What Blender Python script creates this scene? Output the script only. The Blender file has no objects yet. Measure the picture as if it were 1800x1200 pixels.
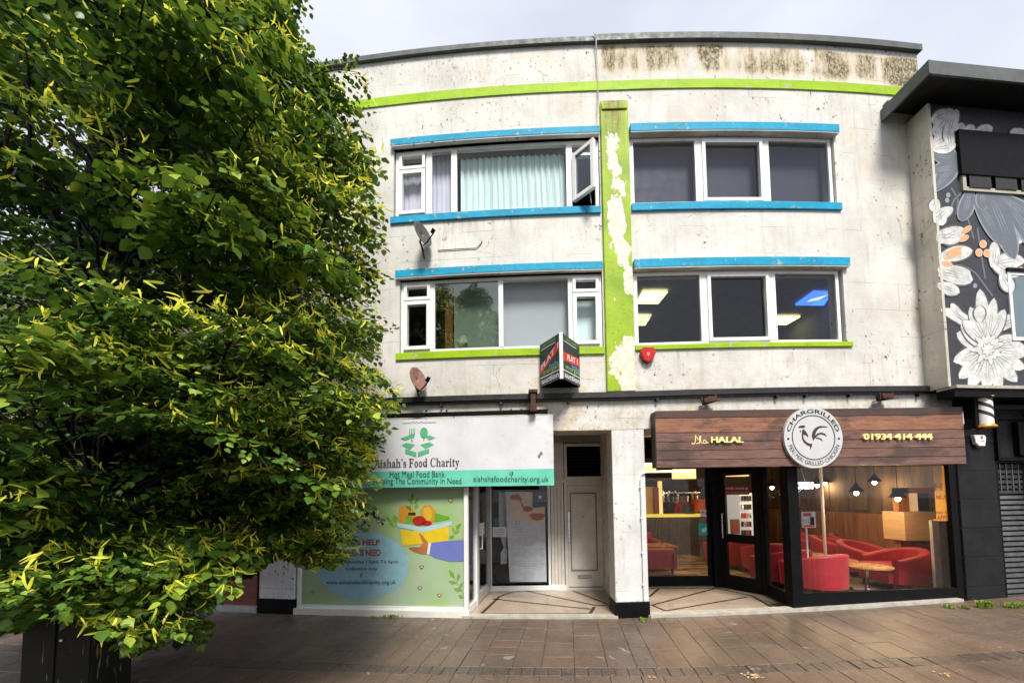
import bpy, bmesh, math, random
import numpy as np
from mathutils import Vector, Matrix
from mathutils.geometry import tessellate_polygon
random.seed(7); np.random.seed(7)
SC = bpy.context.scene
COL = SC.collection

# ------------------------------------------------------------------ camera
FPX, PW, PH, CH = 708.0, 1800, 1200, 1.8
PIT, ROLL, PPX, PPY = math.radians(3.34), math.radians(-0.62), 904.0, 831.0
_f = Vector((0, math.cos(PIT), math.sin(PIT))); _u0 = Vector((0, -math.sin(PIT), math.cos(PIT))); _r0 = Vector((1, 0, 0))
_r = math.cos(ROLL)*_r0 + math.sin(ROLL)*_u0
_u = -math.sin(ROLL)*_r0 + math.cos(ROLL)*_u0
EYE = Vector((0, 0, CH))
cam_data = bpy.data.cameras.new('camera'); cam = bpy.data.objects.new('camera', cam_data); COL.objects.link(cam)
cam_data.sensor_width = 36; cam_data.lens = FPX/PW*36
cam_data.shift_x = (PW/2-PPX)/PW; cam_data.shift_y = (PPY-PH/2)/PW
cam_data.clip_end = 600; cam_data.clip_start = 0.05
cam.matrix_world = Matrix(((_r.x, _u.x, -_f.x, 0), (_r.y, _u.y, -_f.y, 0), (_r.z, _u.z, -_f.z, CH), (0, 0, 0, 1)))
SC.camera = cam

# ------------------------------------------------------------------ sky, sun, exposure
SUN_EL, SUN_AZ = math.radians(53), math.radians(168)      # azimuth clockwise from +Y (away from the camera)
world = bpy.data.worlds.new('World'); SC.world = world; world.use_nodes = True
wn = world.node_tree; wn.nodes.clear()
def W(t, **k):
    n = wn.nodes.new(t)
    for a, b in k.items(): setattr(n, a, b)
    return n
sky = W('ShaderNodeTexSky', sky_type='NISHITA', sun_disc=False, sun_elevation=SUN_EL, sun_rotation=SUN_AZ)
hsv = W('ShaderNodeHueSaturation'); hsv.inputs['Saturation'].default_value = .25
tc = W('ShaderNodeTexCoord'); mp = W('ShaderNodeMapping'); mp.inputs['Scale'].default_value = (1, 1, 2.2)
nz = W('ShaderNodeTexNoise'); nz.inputs['Scale'].default_value = 1.5; nz.inputs['Detail'].default_value = 6; nz.inputs['Roughness'].default_value = .5
cr = W('ShaderNodeValToRGB'); cr.color_ramp.elements[0].position = .3; cr.color_ramp.elements[0].color = (5.9, 6.4, 7.9, 1)
cr.color_ramp.elements[1].position = .72; cr.color_ramp.elements[1].color = (9.6, 9.8, 10.3, 1)
mx = W('ShaderNodeMix', data_type='RGBA'); mx.inputs['Factor'].default_value = .88
bg = W('ShaderNodeBackground'); bg.inputs['Strength'].default_value = .072
out = W('ShaderNodeOutputWorld')
L = wn.links.new
L(tc.outputs['Generated'], mp.inputs['Vector']); L(mp.outputs[0], nz.inputs['Vector']); L(nz.outputs['Fac'], cr.inputs[0])
L(sky.outputs[0], hsv.inputs['Color']); L(hsv.outputs[0], mx.inputs['A']); L(cr.outputs[0], mx.inputs['B'])
L(mx.outputs['Result'], bg.inputs['Color']); L(bg.outputs[0], out.inputs['Surface'])
sd = bpy.data.lights.new('sun', 'SUN'); sd.energy = 3.4; sd.angle = math.radians(16); sd.color = (1, .95, .86)
sun = bpy.data.objects.new('sun', sd); COL.objects.link(sun)
sdir = Vector((math.sin(SUN_AZ)*math.cos(SUN_EL), math.cos(SUN_AZ)*math.cos(SUN_EL), math.sin(SUN_EL)))
sun.rotation_euler = sdir.to_track_quat('Z', 'Y').to_euler()
sun.location = (5, -10, 20)
SC.view_settings.view_transform = 'Standard'; SC.view_settings.look = 'None'
SC.view_settings.exposure = 0.74; SC.view_settings.gamma = 1.0; SC.view_settings.use_curve_mapping = False
SC.render.engine = 'CYCLES'
SC.cycles.use_denoising = True; SC.cycles.max_bounces = 8; SC.cycles.transparent_max_bounces = 16
SC.cycles.sample_clamp_indirect = 4.0; SC.cycles.caustics_reflective = False; SC.cycles.caustics_refractive = False

# ------------------------------------------------------------------ geometry helpers
def ray(x, y): return _r*((x-PPX)/FPX) - _u*((y-PPY)/FPX) + _f
def onY(x, y, Y): d = ray(x, y); return EYE + d*(Y/d.y)
def onZ(x, y, z=0.1): d = ray(x, y); return EYE + d*((z-CH)/d.z)
def onX(x, y, X): d = ray(x, y); return EYE + d*(X/d.x)
RC, XC, Y0 = 38.0, 2.0, 5.9
GZ = 0.045
def lift(X): return .022*max(0.0, X-1.5)
def yf(X, off=0.0): return Y0+RC-math.sqrt((RC+off)**2-(X-XC)**2)
def P(X, z, off=0.0):
    "point on the curved street front; off = towards the street"
    nx, ny = (X-XC)/RC, (yf(X)-(Y0+RC))/RC
    return Vector((X+nx*off, yf(X)+ny*off, z+lift(X)))
class Fac:
    def px(s, x, y, off=0):
        d = ray(x, y); cy = Y0+RC
        a = d.x**2+d.y**2; b = -2*(d.x*XC+d.y*cy); c = XC*XC+cy*cy-(RC+off)**2
        t = (-b-math.sqrt(b*b-4*a*c))/(2*a); p = EYE+d*t
        return p.x, p.z-lift(p.x)
    def pt(s, u, z, off=0): return P(u, z, off)
FAC = Fac()
class Flat:
    "vertical plane from A to B, seen from the street"
    def __init__(s, A, B):
        s.A = Vector((A[0], A[1], 0)); s.d = Vector((B[0]-A[0], B[1]-A[1], 0)); s.len = s.d.length; s.d.normalize(); s.n = Vector((s.d.y, -s.d.x, 0))
    def pt(s, u, z, off=0): p = s.A+s.d*u+s.n*off; return Vector((p.x, p.y, z))
    def px(s, x, y, off=0):
        d = ray(x, y); t = (s.A+s.n*off-EYE).dot(s.n)/d.dot(s.n); p = EYE+d*t
        return (p-s.A).dot(s.d), p.z

class MB:
    def __init__(s): s.v = []; s.f = []
    def add(s, vs, fs):
        b = len(s.v); s.v += [tuple(v) for v in vs]; s.f += [tuple(b+i for i in f) for f in fs]; return s
    def hexa(s, c):
        return s.add(c, [(0, 3, 2, 1), (4, 5, 6, 7), (0, 1, 5, 4), (1, 2, 6, 5), (2, 3, 7, 6), (3, 0, 4, 7)])
    def box(s, x0, x1, y0, y1, z0, z1):
        return s.hexa([(x0, y0, z0), (x1, y0, z0), (x1, y1, z0), (x0, y1, z0), (x0, y0, z1), (x1, y0, z1), (x1, y1, z1), (x0, y1, z1)])
    def sbox(s, S, u0, u1, z0, z1, o0, o1, seg=None):
        "box on a surface S between offsets o0 (back) and o1 (front)"
        n = seg or (1 if isinstance(S, Flat) else max(1, int(math.ceil(abs(u1-u0)/.35))))
        vs = []; fs = []
        for i in range(n+1):
            u = u0+(u1-u0)*i/n
            vs += [S.pt(u, z0, o1), S.pt(u, z0, o0), S.pt(u, z1, o0), S.pt(u, z1, o1)]
        for i in range(n):
            a = 4*i; b = a+4
            for k in range(4): fs.append((a+k, a+(k+1) % 4, b+(k+1) % 4, b+k))
        fs.append((3, 2, 1, 0)); a = 4*n; fs.append((a, a+1, a+2, a+3))
        return s.add(vs, fs)
    def frame(s, S, u0, u1, z0, z1, w, o0, o1, wb=None):
        wb = wb or w
        s.sbox(S, u0, u0+w, z0, z1, o0, o1); s.sbox(S, u1-w, u1, z0, z1, o0, o1)
        s.sbox(S, u0+w, u1-w, z0, z0+wb, o0, o1-.002); s.sbox(S, u0+w, u1-w, z1-w, z1, o0, o1-.002); return s
    def tube(s, pts, r, n=8, caps=True):
        pts = [Vector(p) for p in pts]; rr = r if isinstance(r, (list, tuple)) else [r]*len(pts)
        vs = []; fs = []
        for i, p in enumerate(pts):
            t = (pts[min(i+1, len(pts)-1)]-pts[max(i-1, 0)]).normalized()
            a = t.cross(Vector((0, 0, 1)) if abs(t.z) < .9 else Vector((1, 0, 0))).normalized(); b = t.cross(a)
            for k in range(n):
                th = 2*math.pi*k/n; vs.append(p+(a*math.cos(th)+b*math.sin(th))*rr[i])
        for i in range(len(pts)-1):
            for k in range(n): fs.append((i*n+k, i*n+(k+1) % n, (i+1)*n+(k+1) % n, (i+1)*n+k))
        if caps: fs.append(tuple(range(n))[::-1]); fs.append(tuple((len(pts)-1)*n+k for k in range(n)))
        return s.add(vs, fs)
    def lathe(s, c, prof, n=24, axis='z'):
        vs = []; fs = []
        for r, z in prof:
            for k in range(n):
                th = 2*math.pi*k/n; vs.append((c[0]+r*math.cos(th), c[1]+r*math.sin(th), c[2]+z))
        for i in range(len(prof)-1):
            for k in range(n): fs.append((i*n+k, i*n+(k+1) % n, (i+1)*n+(k+1) % n, (i+1)*n+k))
        return s.add(vs, fs)
    def poly(s, S, pts, off=0.0, px=True, thick=0.0):
        "flat polygon on a surface, from points along it"
        uv = [S.px(x, y, off) for x, y in pts] if px else pts
        tris = tessellate_polygon([[Vector((u, z, 0)) for u, z in uv]])
        n = len(uv); vs = [S.pt(u, z, off) for u, z in uv]; fs = []
        area = sum(uv[i][0]*uv[(i+1) % n][1]-uv[(i+1) % n][0]*uv[i][1] for i in range(n))
        for t in tris:
            a, b, c = t
            ar = (uv[b][0]-uv[a][0])*(uv[c][1]-uv[a][1])-(uv[c][0]-uv[a][0])*(uv[b][1]-uv[a][1])
            fs.append((a, b, c) if ar > 0 else (a, c, b))
        if thick:
            vs += [S.pt(u, z, off-thick) for u, z in uv]
            for i in range(n):
                j = (i+1) % n
                fs.append((i, i+n, j+n, j) if area > 0 else (j, j+n, i+n, i))
        return s.add(vs, fs)
    def stroke(s, S, pts, w, off=0.0, px=True, taper=False):
        "painted line of width w metres"
        uv = [Vector(S.px(x, y, off)) for x, y in pts] if px else [Vector(p) for p in pts]
        n = len(uv); vs = []; fs = []
        for i, p in enumerate(uv):
            t = (uv[min(i+1, n-1)]-uv[max(i-1, 0)]); t = t.normalized() if t.length > 0 else Vector((1, 0)); q = Vector((-t.y, t.x))
            ww = w*(math.sin(math.pi*(i+.3)/(n-.4)) if taper else 1)/2
            vs += [S.pt(*(p-q*ww), off), S.pt(*(p+q*ww), off)]
        for i in range(n-1): fs.append((2*i, 2*i+2, 2*i+3, 2*i+1))
        return s.add(vs, fs)
    def text(s, S, body, rect, off=0.003, px=True, bold=0.0, depth=0.0, arc=None, shear=0.0):
        v, f = text_mesh(body, bold, depth, shear)
        x0, x1 = v[:, 0].min(), v[:, 0].max(); y0, y1 = v[:, 1].min(), v[:, 1].max()
        if arc:                                     # (cx, cz, radius, angle start, angle end, height, outward)
            cx, cz, r, a0, a1, h, outw = arc; vs = []
            for x, y, z in v:
                a = a0+(a1-a0)*(x-x0)/(x1-x0); t = (y-y0)/(y1-y0); rr = r+h*t if outw else r+h*(1-t)
                vs.append(S.pt(cx+rr*math.cos(a), cz+rr*math.sin(a), off+z))
            return s.add(vs, f)
        if px:
            c = [S.px(rect[0], rect[1], off), S.px(rect[2], rect[1], off), S.px(rect[2], rect[3], off), S.px(rect[0], rect[3], off)]
            if len(rect) > 4: c = [S.px(a, b, off) for a, b in rect[4]]
        else: c = rect
        vs = []
        for x, y, z in v:
            a = (x-x0)/(x1-x0); b = 1-(y-y0)/(y1-y0)
            top = [c[0][i]*(1-a)+c[1][i]*a for i in (0, 1)]; bot = [c[3][i]*(1-a)+c[2][i]*a for i in (0, 1)]
            vs.append(S.pt(top[0]*(1-b)+bot[0]*b, top[1]*(1-b)+bot[1]*b, off+z))
        return s.add(vs, f)
_tc = {}
def text_mesh(body, bold, depth, shear=0.0):
    k = (body, bold, depth, shear)
    if k in _tc: return _tc[k]
    cu = bpy.data.curves.new('lettering', 'FONT'); cu.body = body; cu.resolution_u = 3; cu.offset = bold; cu.extrude = depth; cu.shear = shear
    if '\n' in body: cu.align_x = 'CENTER'
    o = bpy.data.objects.new('lettering', cu); COL.objects.link(o)
    me = bpy.data.meshes.new_from_object(o)
    v = np.array([p.co[:] for p in me.vertices]); f = [tuple(p.vertices) for p in me.polygons]
    bpy.data.objects.remove(o); bpy.data.curves.remove(cu); bpy.data.meshes.remove(me)
    _tc[k] = (v, f); return v, f

ORG = {}
def tag(o, label=None, cat=None, group=None, kind=None):
    if label: o['label'] = label
    if cat: o['category'] = cat
    if group: o['group'] = group
    if kind: o['kind'] = kind
    return o
def thing(name, label, cat, loc=(0, 0, 0), group=None, rz=0, kind=None):
    o = bpy.data.objects.new(name, None); COL.objects.link(o); o.location = loc; o.rotation_euler = (0, 0, rz); o.empty_display_size = .1
    ORG[o.name] = Vector(loc); return tag(o, label, cat, group, kind)
def obj(name, mb, m, parent=None, smooth=False, loc=None, local=False, bevel=0, kind=None, label=None):
    "link as ONE mesh; vertices given in world space unless local"
    me = bpy.data.meshes.new(name)
    org = Vector(loc) if loc is not None else (ORG.get(parent.name, Vector()) if parent else Vector())
    if not local: vs = [(a-org.x, b-org.y, c-org.z) for a, b, c in mb.v]
    else: vs = mb.v
    me.from_pydata(vs, [], mb.f); me.update()
    if m: me.materials.append(m)
    o = bpy.data.objects.new(name, me); COL.objects.link(o)
    if parent: o.parent = parent; ORG[o.name] = org
    else: o.location = org; ORG[o.name] = org
    if smooth:
        for p in me.polygons: p.use_smooth = True
    if bevel:
        b = o.modifiers.new('edge', 'BEVEL'); b.width = bevel; b.segments = 2; b.limit_method = 'ANGLE'
    if kind: o['kind'] = kind
    if label: o['label'] = label
    return o
def copy_tree(o, parent=None):
    c = o.copy(); COL.objects.link(c); c.parent = parent; ORG[c.name] = ORG.get(o.name, Vector())
    for ch in list(o.children): copy_tree(ch, c)
    return c

# ------------------------------------------------------------------ materials
class M:
    def __init__(s, name):
        s.m = bpy.data.materials.new(name); s.m.use_nodes = True; s.t = s.m.node_tree; s.b = s.t.nodes['Principled BSDF']; s._c = None
    def n(s, t, **k):
        nd = s.t.nodes.new(t)
        for a, b in k.items():
            if a in nd.inputs.keys() if hasattr(nd.inputs, 'keys') else False: nd.inputs[a].default_value = b
            else: setattr(nd, a, b)
        return nd
    def l(s, a, b): s.t.links.new(a, b)
    def coord(s, scale=(1, 1, 1)):
        if not s._c: s._c = s.n('ShaderNodeTexCoord')
        m = s.n('ShaderNodeMapping'); m.inputs['Scale'].default_value = scale; s.l(s._c.outputs['Object'], m.inputs[0]); return m.outputs[0]
    def noise(s, sc=5, det=4, rough=.55, scale=(1, 1, 1), dist=0.0):
        t = s.n('ShaderNodeTexNoise'); t.inputs['Scale'].default_value = sc; t.inputs['Detail'].default_value = det
        t.inputs['Roughness'].default_value = rough; t.inputs['Distortion'].default_value = dist
        s.l(s.coord(scale), t.inputs['Vector']); return t.outputs['Fac']
    def ramp(s, x, a, b, c0=0., c1=1.):
        r = s.n('ShaderNodeMapRange'); r.inputs['From Min'].default_value = a; r.inputs['From Max'].default_value = b
        r.inputs['To Min'].default_value = c0; r.inputs['To Max'].default_value = c1; s.l(x, r.inputs['Value']); return r.outputs[0]
    def math(s, op, a, b=0.0):
        r = s.n('ShaderNodeMath', operation=op)
        for i, x in enumerate((a, b)):
            if isinstance(x, (int, float)): r.inputs[i].default_value = x
            else: s.l(x, r.inputs[i])
        return r.outputs[0]
    def mix(s, f, a, b, mode='MIX'):
        r = s.n('ShaderNodeMix', data_type='RGBA', blend_type=mode)
        for nm, x in (('Factor', f), ('A', a), ('B', b)):
            if isinstance(x, (int, float)): r.inputs[nm].default_value = x
            elif isinstance(x, tuple): r.inputs[nm].default_value = (*x, 1)
            else: s.l(x, r.inputs[nm])
        return r.outputs['Result']
    def bump(s, h, st=.3, d=.01):
        r = s.n('ShaderNodeBump'); r.inputs['Strength'].default_value = st; r.inputs['Distance'].default_value = d
        s.l(h, r.inputs['Height']); s.l(r.outputs[0], s.b.inputs['Normal'])
    def set(s, **k):
        for a, x in k.items():
            i = s.b.inputs[a.replace('_', ' ')]
            if isinstance(x, tuple) and len(x) == 3: i.default_value = (*x, 1)
            elif isinstance(x, (int, float)): i.default_value = x
            else: s.l(x, i)
        return s
def mat(name, c, rough=.6, metal=0., var=.25, spec=.5, ns=6., bump=.15, bs=60., bd=.003, stretch=(1, 1, 1), emit=None, es=0., c2=None):
    m = M(name)
    f = m.ramp(m.noise(ns, 5, .6, stretch), .3, .7)
    d = c2 or tuple(x*(1-var) for x in c)
    m.set(Base_Color=m.mix(f, d, tuple(min(1, x*(1+var*.4)) for x in c)), Roughness=m.ramp(m.noise(ns*2.3, 3), .3, .7, max(.03, rough-.12), min(1, rough+.12)), Metallic=metal, Specular_IOR_Level=spec)
    if bump: m.bump(m.noise(bs, 3, .6, stretch), bump, bd)
    if emit: m.set(Emission_Color=emit, Emission_Strength=es)
    return m.m
def glass(name, tint=(1, 1, 1), refl=1.0, rain=False):
    m = M(name); m.t.nodes.remove(m.b)
    tr = m.n('ShaderNodeBsdfTransparent'); tr.inputs[0].default_value = (*tint, 1)
    gl = m.n('ShaderNodeBsdfGlossy'); gl.inputs['Roughness'].default_value = .015
    lw = m.n('ShaderNodeLayerWeight'); lw.inputs[0].default_value = .5
    fres = m.math('ADD', m.math('MULTIPLY', m.math('POWER', lw.outputs['Facing'], 5.0), .96), .022)
    nn = m.n('ShaderNodeBump'); nn.inputs['Strength'].default_value = .06; nn.inputs['Distance'].default_value = .004; m.l(m.noise(2.5, 2), nn.inputs['Height'])
    m.l(nn.outputs[0], gl.inputs['Normal'])
    mx_ = m.n('ShaderNodeMixShader'); m.l(m.math('MINIMUM', m.math('MULTIPLY', fres, refl), .9), mx_.inputs[0]); m.l(tr.outputs[0], mx_.inputs[1]); m.l(gl.outputs[0], mx_.inputs[2])
    o = [n for n in m.t.nodes if n.type == 'OUTPUT_MATERIAL'][0]; m.l(mx_.outputs[0], o.inputs[0]); return m.m

def render_wall(name, base=(.67, .655, .62), mould=True):
    m = M(name); c = m.mix(m.ramp(m.noise(1.1, 6, .65), .3, .72), tuple(x*.74 for x in base), tuple(min(.88, x*1.14) for x in base))
    # vertical rain streaks and grime
    st = m.noise(3.0, 6, .7, (3.2, 3.2, .22)); c = m.mix(m.ramp(st, .52, .76, 0, .42), c, (.33, .29, .22))
    c = m.mix(m.ramp(m.noise(1.3, 5, .7, (1, 1, .6)), .54, .72, 0, .55), c, (.58, .46, .30))
    # coursing of the blockwork below the paint
    br = m.n('ShaderNodeTexBrick'); mp_ = m.n('ShaderNodeMapping'); mp_.inputs['Rotation'].default_value = (math.pi/2, 0, 0)
    if not m._c: m.coord()
    m.l(m._c.outputs['Object'], mp_.inputs[0]); m.l(mp_.outputs[0], br.inputs['Vector'])
    for k_, v_ in (('Scale', 1.0), ('Brick Width', 1.15), ('Row Height', .42), ('Mortar Size', .006), ('Mortar Smooth', .3)): br.inputs[k_].default_value = v_
    jm = m.math('MULTIPLY', br.outputs['Fac'], m.ramp(m.noise(1.7, 3), .5, .62)); c = m.mix(m.math('MULTIPLY', jm, .55), c, (.28, .25, .20))
    # cracks
    vo = m.n('ShaderNodeTexVoronoi', feature='DISTANCE_TO_EDGE'); vo.inputs['Scale'].default_value = .85
    wv = m.n('ShaderNodeTexNoise'); wv.inputs['Scale'].default_value = 3.5; wv.inputs['Detail'].default_value = 6
    ad = m.n('ShaderNodeMixRGB', blend_type='ADD'); ad.inputs[0].default_value = .55; m.l(m.coord((1, 1, 2.2)), ad.inputs[1]); m.l(m.coord(), wv.inputs['Vector']); m.l(wv.outputs['Color'], ad.inputs[2]); m.l(ad.outputs[0], vo.inputs['Vector'])
    ck = m.math('MULTIPLY', m.ramp(vo.outputs['Distance'], .0, .006, 1, 0), m.ramp(m.noise(.9, 2), .57, .64)); c = m.mix(m.math('MULTIPLY', ck, .8), c, (.10, .085, .065))
    # chipped spots
    sp = m.math('MULTIPLY', m.ramp(m.noise(17, 4, .6, (1, 1, .75)), .63, .67), m.ramp(m.noise(1.35, 2), .46, .58)); c = m.mix(sp, c, (.13, .10, .075))
    fl = m.math('MULTIPLY', m.ramp(m.noise(70, 2), .66, .72), m.ramp(m.noise(2.2, 3), .50, .66)); c = m.mix(m.math('MULTIPLY', fl, .7), c, (.20, .165, .12))
    h = m.noise(38, 5, .65)
    if mould:
        sx = m.n('ShaderNodeSeparateXYZ'); m.l(m._c.outputs['Object'], sx.inputs[0])
        hz = m.math('MULTIPLY', m.ramp(sx.outputs[2], 8.12, 8.46), m.ramp(sx.outputs[2], 8.95, 8.80)); top = m.math('MULTIPLY', hz, m.ramp(sx.outputs[0], -.78, -.5))
        rt = m.math('ADD', m.math('MULTIPLY', m.ramp(m.noise(1.9, 4, .65, (1, 1, .25)), .32, .60), .46), m.math('ADD', m.math('MULTIPLY', m.noise(7, 6, .75, (1.6, 1.6, .42)), .42), m.ramp(sx.outputs[0], 3.0, 4.4, 0, .13))); q = m.math('MULTIPLY', top, rt)
        q2 = m.math('MULTIPLY', m.ramp(q, .44, .60), m.ramp(m.noise(34, 4, .75, (1, 1, .6)), .36, .56)); c = m.mix(m.math('MULTIPLY', m.ramp(q, .30, .52), .6), c, (.52, .38, .15)); c = m.mix(m.math('MULTIPLY', q2, .95), c, (.06, .052, .022))
        q3 = m.math('MULTIPLY', m.ramp(m.math('MULTIPLY', m.ramp(sx.outputs[2], 7.2, 8.1), m.noise(.8, 4, .6)), .50, .62), m.ramp(m.noise(24, 4, .75, (1, 1, .5)), .54, .66)); c = m.mix(m.math('MULTIPLY', q3, .75), c, (.16, .13, .09))
        for za, zb2 in ((5.45, 6.09), (3.5, 3.93)):
            dd = m.math('MULTIPLY', m.math('MULTIPLY', m.ramp(sx.outputs[2], za, zb2), m.ramp(sx.outputs[2], zb2+.01, zb2)), m.math('MULTIPLY', m.ramp(m.noise(9, 6, .75, (1.1, 1.1, .12)), .52, .66), m.ramp(m.noise(1.4, 2), .45, .6))); c = m.mix(m.math('MULTIPLY', dd, .6), c, (.26, .17, .09))
        # grime above the shopfront ledge
        lo = m.math('MULTIPLY', m.ramp(sx.outputs[2], 3.75, 3.33), m.ramp(m.noise(6, 5, .7), .44, .66)); c = m.mix(m.math('MULTIPLY', lo, .55), c, (.42, .31, .14))
        gr = m.math('MULTIPLY', m.ramp(sx.outputs[2], 1.2, .2), m.ramp(m.noise(5, 5, .7, (1, 1, .3)), .4, .7)); c = m.mix(m.math('MULTIPLY', gr, .5), c, (.25, .22, .17))
    m.set(Base_Color=c, Roughness=.72, Specular_IOR_Level=.3)
    m.bump(m.math('SUBTRACT', m.math('ADD', h, m.math('MULTIPLY', m.noise(4, 3), 1.5)), m.math('ADD', m.math('MULTIPLY', ck, 1.0), m.math('MULTIPLY', jm, .5))), .35, .012)
    return m.m
WHITE = render_wall('white_render')
def paint_band(name, c, z=None):
    m = M(name); col = m.mix(m.ramp(m.noise(2.2, 5, .65, (1, 1, 3)), .3, .7), tuple(x*.78 for x in c), tuple(min(1, x*1.12) for x in c))
    ch = m.math('MULTIPLY', m.ramp(m.noise(13, 5, .65), .59, .62), m.ramp(m.noise(1.7, 2), .50, .58)); col = m.mix(ch, col, (.42, .38, .32)); col = m.mix(m.ramp(m.noise(11, 6, .75, (1, 1, 2)), .54, .70, 0, .5), col, tuple(min(1, x*1.1+.10) for x in c))
    col = m.mix(m.ramp(m.noise(5, 5, .7, (3, 3, .3)), .55, .8, 0, .45), col, tuple(x*.45 for x in c))
    m.set(Base_Color=col, Roughness=.6, Specular_IOR_Level=.25); m.bump(m.noise(40, 4, .6), .35, .008); return m.m
BLUE = paint_band('blue_paint', (.004, .30, .50)); LIME = paint_band('lime_paint', (.31, .50, .004))
def pilaster_mat():
    m = M('peeling_lime_paint'); col = m.mix(m.ramp(m.noise(2.5, 5), .3, .7), (.20, .34, .003), (.35, .50, .005))
    m.coord(); sx = m.n('ShaderNodeSeparateXYZ'); m.l(m._c.outputs['Object'], sx.inputs[0]); z = sx.outputs[2]; x = sx.outputs[0]
    def blob(zc, h, xc, w, s=.30):
        a = m.math('ABSOLUTE', m.math('SUBTRACT', z, zc)); b = m.math('ABSOLUTE', m.math('SUBTRACT', x, xc-2))
        return m.math('MULTIPLY', m.ramp(a, h, h*.45, 0, s), m.ramp(b, w, w*.35))
    msk = m.math('ADD', m.math('MULTIPLY', m.noise(4.6, 7, .68, (1, 1, .7)), 1.3), blob(5.92, .72, 1.58, .18, .42))
    for a in ((7.05, .42, 1.56, .16, .36), (6.62, .25, 1.60, .13, .22), (5.35, .35, 1.68, .15, .26), (4.95, .30, 1.77, .12, .34), (3.62, .65, 1.72, .24, .46), (3.72, .25, 1.47, .12, .36)): msk = m.math('ADD', msk, blob(*a))
    pe = m.ramp(msk, .89, .91); chalk = m.mix(m.ramp(m.noise(14, 4), .35, .7), (.66, .60, .46), (.80, .76, .66))
    spk = m.math('MULTIPLY', m.ramp(m.noise(45, 3), .64, .7), .8)
    rust = m.math('MULTIPLY', m.math('MULTIPLY', m.ramp(z, 6.7, 7.3), m.ramp(m.noise(7, 5, .7, (2, 2, .18)), .36, .54)), m.ramp(m.math('ABSOLUTE', m.math('SUBTRACT', x, -.42)), .2, .06))
    col = m.mix(m.math('MULTIPLY', rust, .85), col, (.16, .065, .012)); col = m.mix(pe, col, m.mix(spk, chalk, (.25, .2, .13)))
    col = m.mix(m.math('MULTIPLY', m.ramp(m.noise(30, 4), .6, .68), .5), col, (.12, .16, .02))
    m.set(Base_Color=col, Roughness=.65); m.bump(m.math('SUBTRACT', m.noise(30, 4), m.math('MULTIPLY', pe, 1.2)), .5, .008); return m.m
PEEL = pilaster_mat()
UPVC = mat('white_upvc', (.84, .84, .83), .35, var=.12, ns=4, bump=.05)
ALLOY = mat('grey_alloy', (.50, .49, .46), .4, .35, var=.2, ns=7)
CREAM = mat('cream_painted_wood', (.74, .71, .64), .5, var=.15, ns=5, bump=.2)
BLACK = mat('black_paint', (.005, .005, .006), .55, spec=.12, var=.4, ns=5, bump=.15, bs=30)
BLACKWALL = mat('black_painted_block', (.014, .014, .016), .6, spec=.2, var=.45, ns=3, bump=.5, bs=25, bd=.006)
FELT = mat('grey_roof_felt', (.085, .095, .095), .6, var=.35, ns=4, bump=.3)
LEAD = mat('dark_ledge', (.018, .016, .015), .5, var=.5, ns=8, bump=.4, bs=20, bd=.008)
RUSTY = mat('rusty_brown_metal', (.085, .032, .015), .7, .3, var=.6, ns=18, bump=.5, bs=50)
DARK = mat('dark_void', (.02, .02, .022), .8, var=.3)
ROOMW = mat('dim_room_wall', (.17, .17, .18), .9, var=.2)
BLIND = mat('dark_grey_blind', (.105, .10, .115), .55, var=.10, ns=3, bump=.1)
GREYBLIND = mat('pale_grey_blind', (.33, .37, .40), .7, var=.06, ns=2, bump=.05)
GLASS = glass('clear_glass'); GLASSD = glass('tinted_glass', (.80, .82, .86), 1.6); GLASSR = glass('reflective_glass', (.75, .82, .85), 3.0)
WARMPLY = mat('varnished_ply', (.42, .17, .045), .4, var=.35, ns=3, stretch=(6, 6, .5), bump=.1)
STEEL = mat('brushed_steel', (.55, .56, .57), .25, 1.0, var=.15)
WHITEPRINT = mat('white_print', (.76, .76, .75), .55, var=.06, bump=0)
def flat(name, c, rough=.55): return mat(name, c, rough, var=.12, ns=9, bump=0)
BLK = flat('black_print', (.02, .02, .022)); GREY3 = flat('grey_print', (.2, .2, .22))
def emis(name, c, s):
    m = M(name); m.set(Base_Color=tuple(min(.9, x) for x in c), Emission_Color=c, Emission_Strength=s); return m.m

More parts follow.
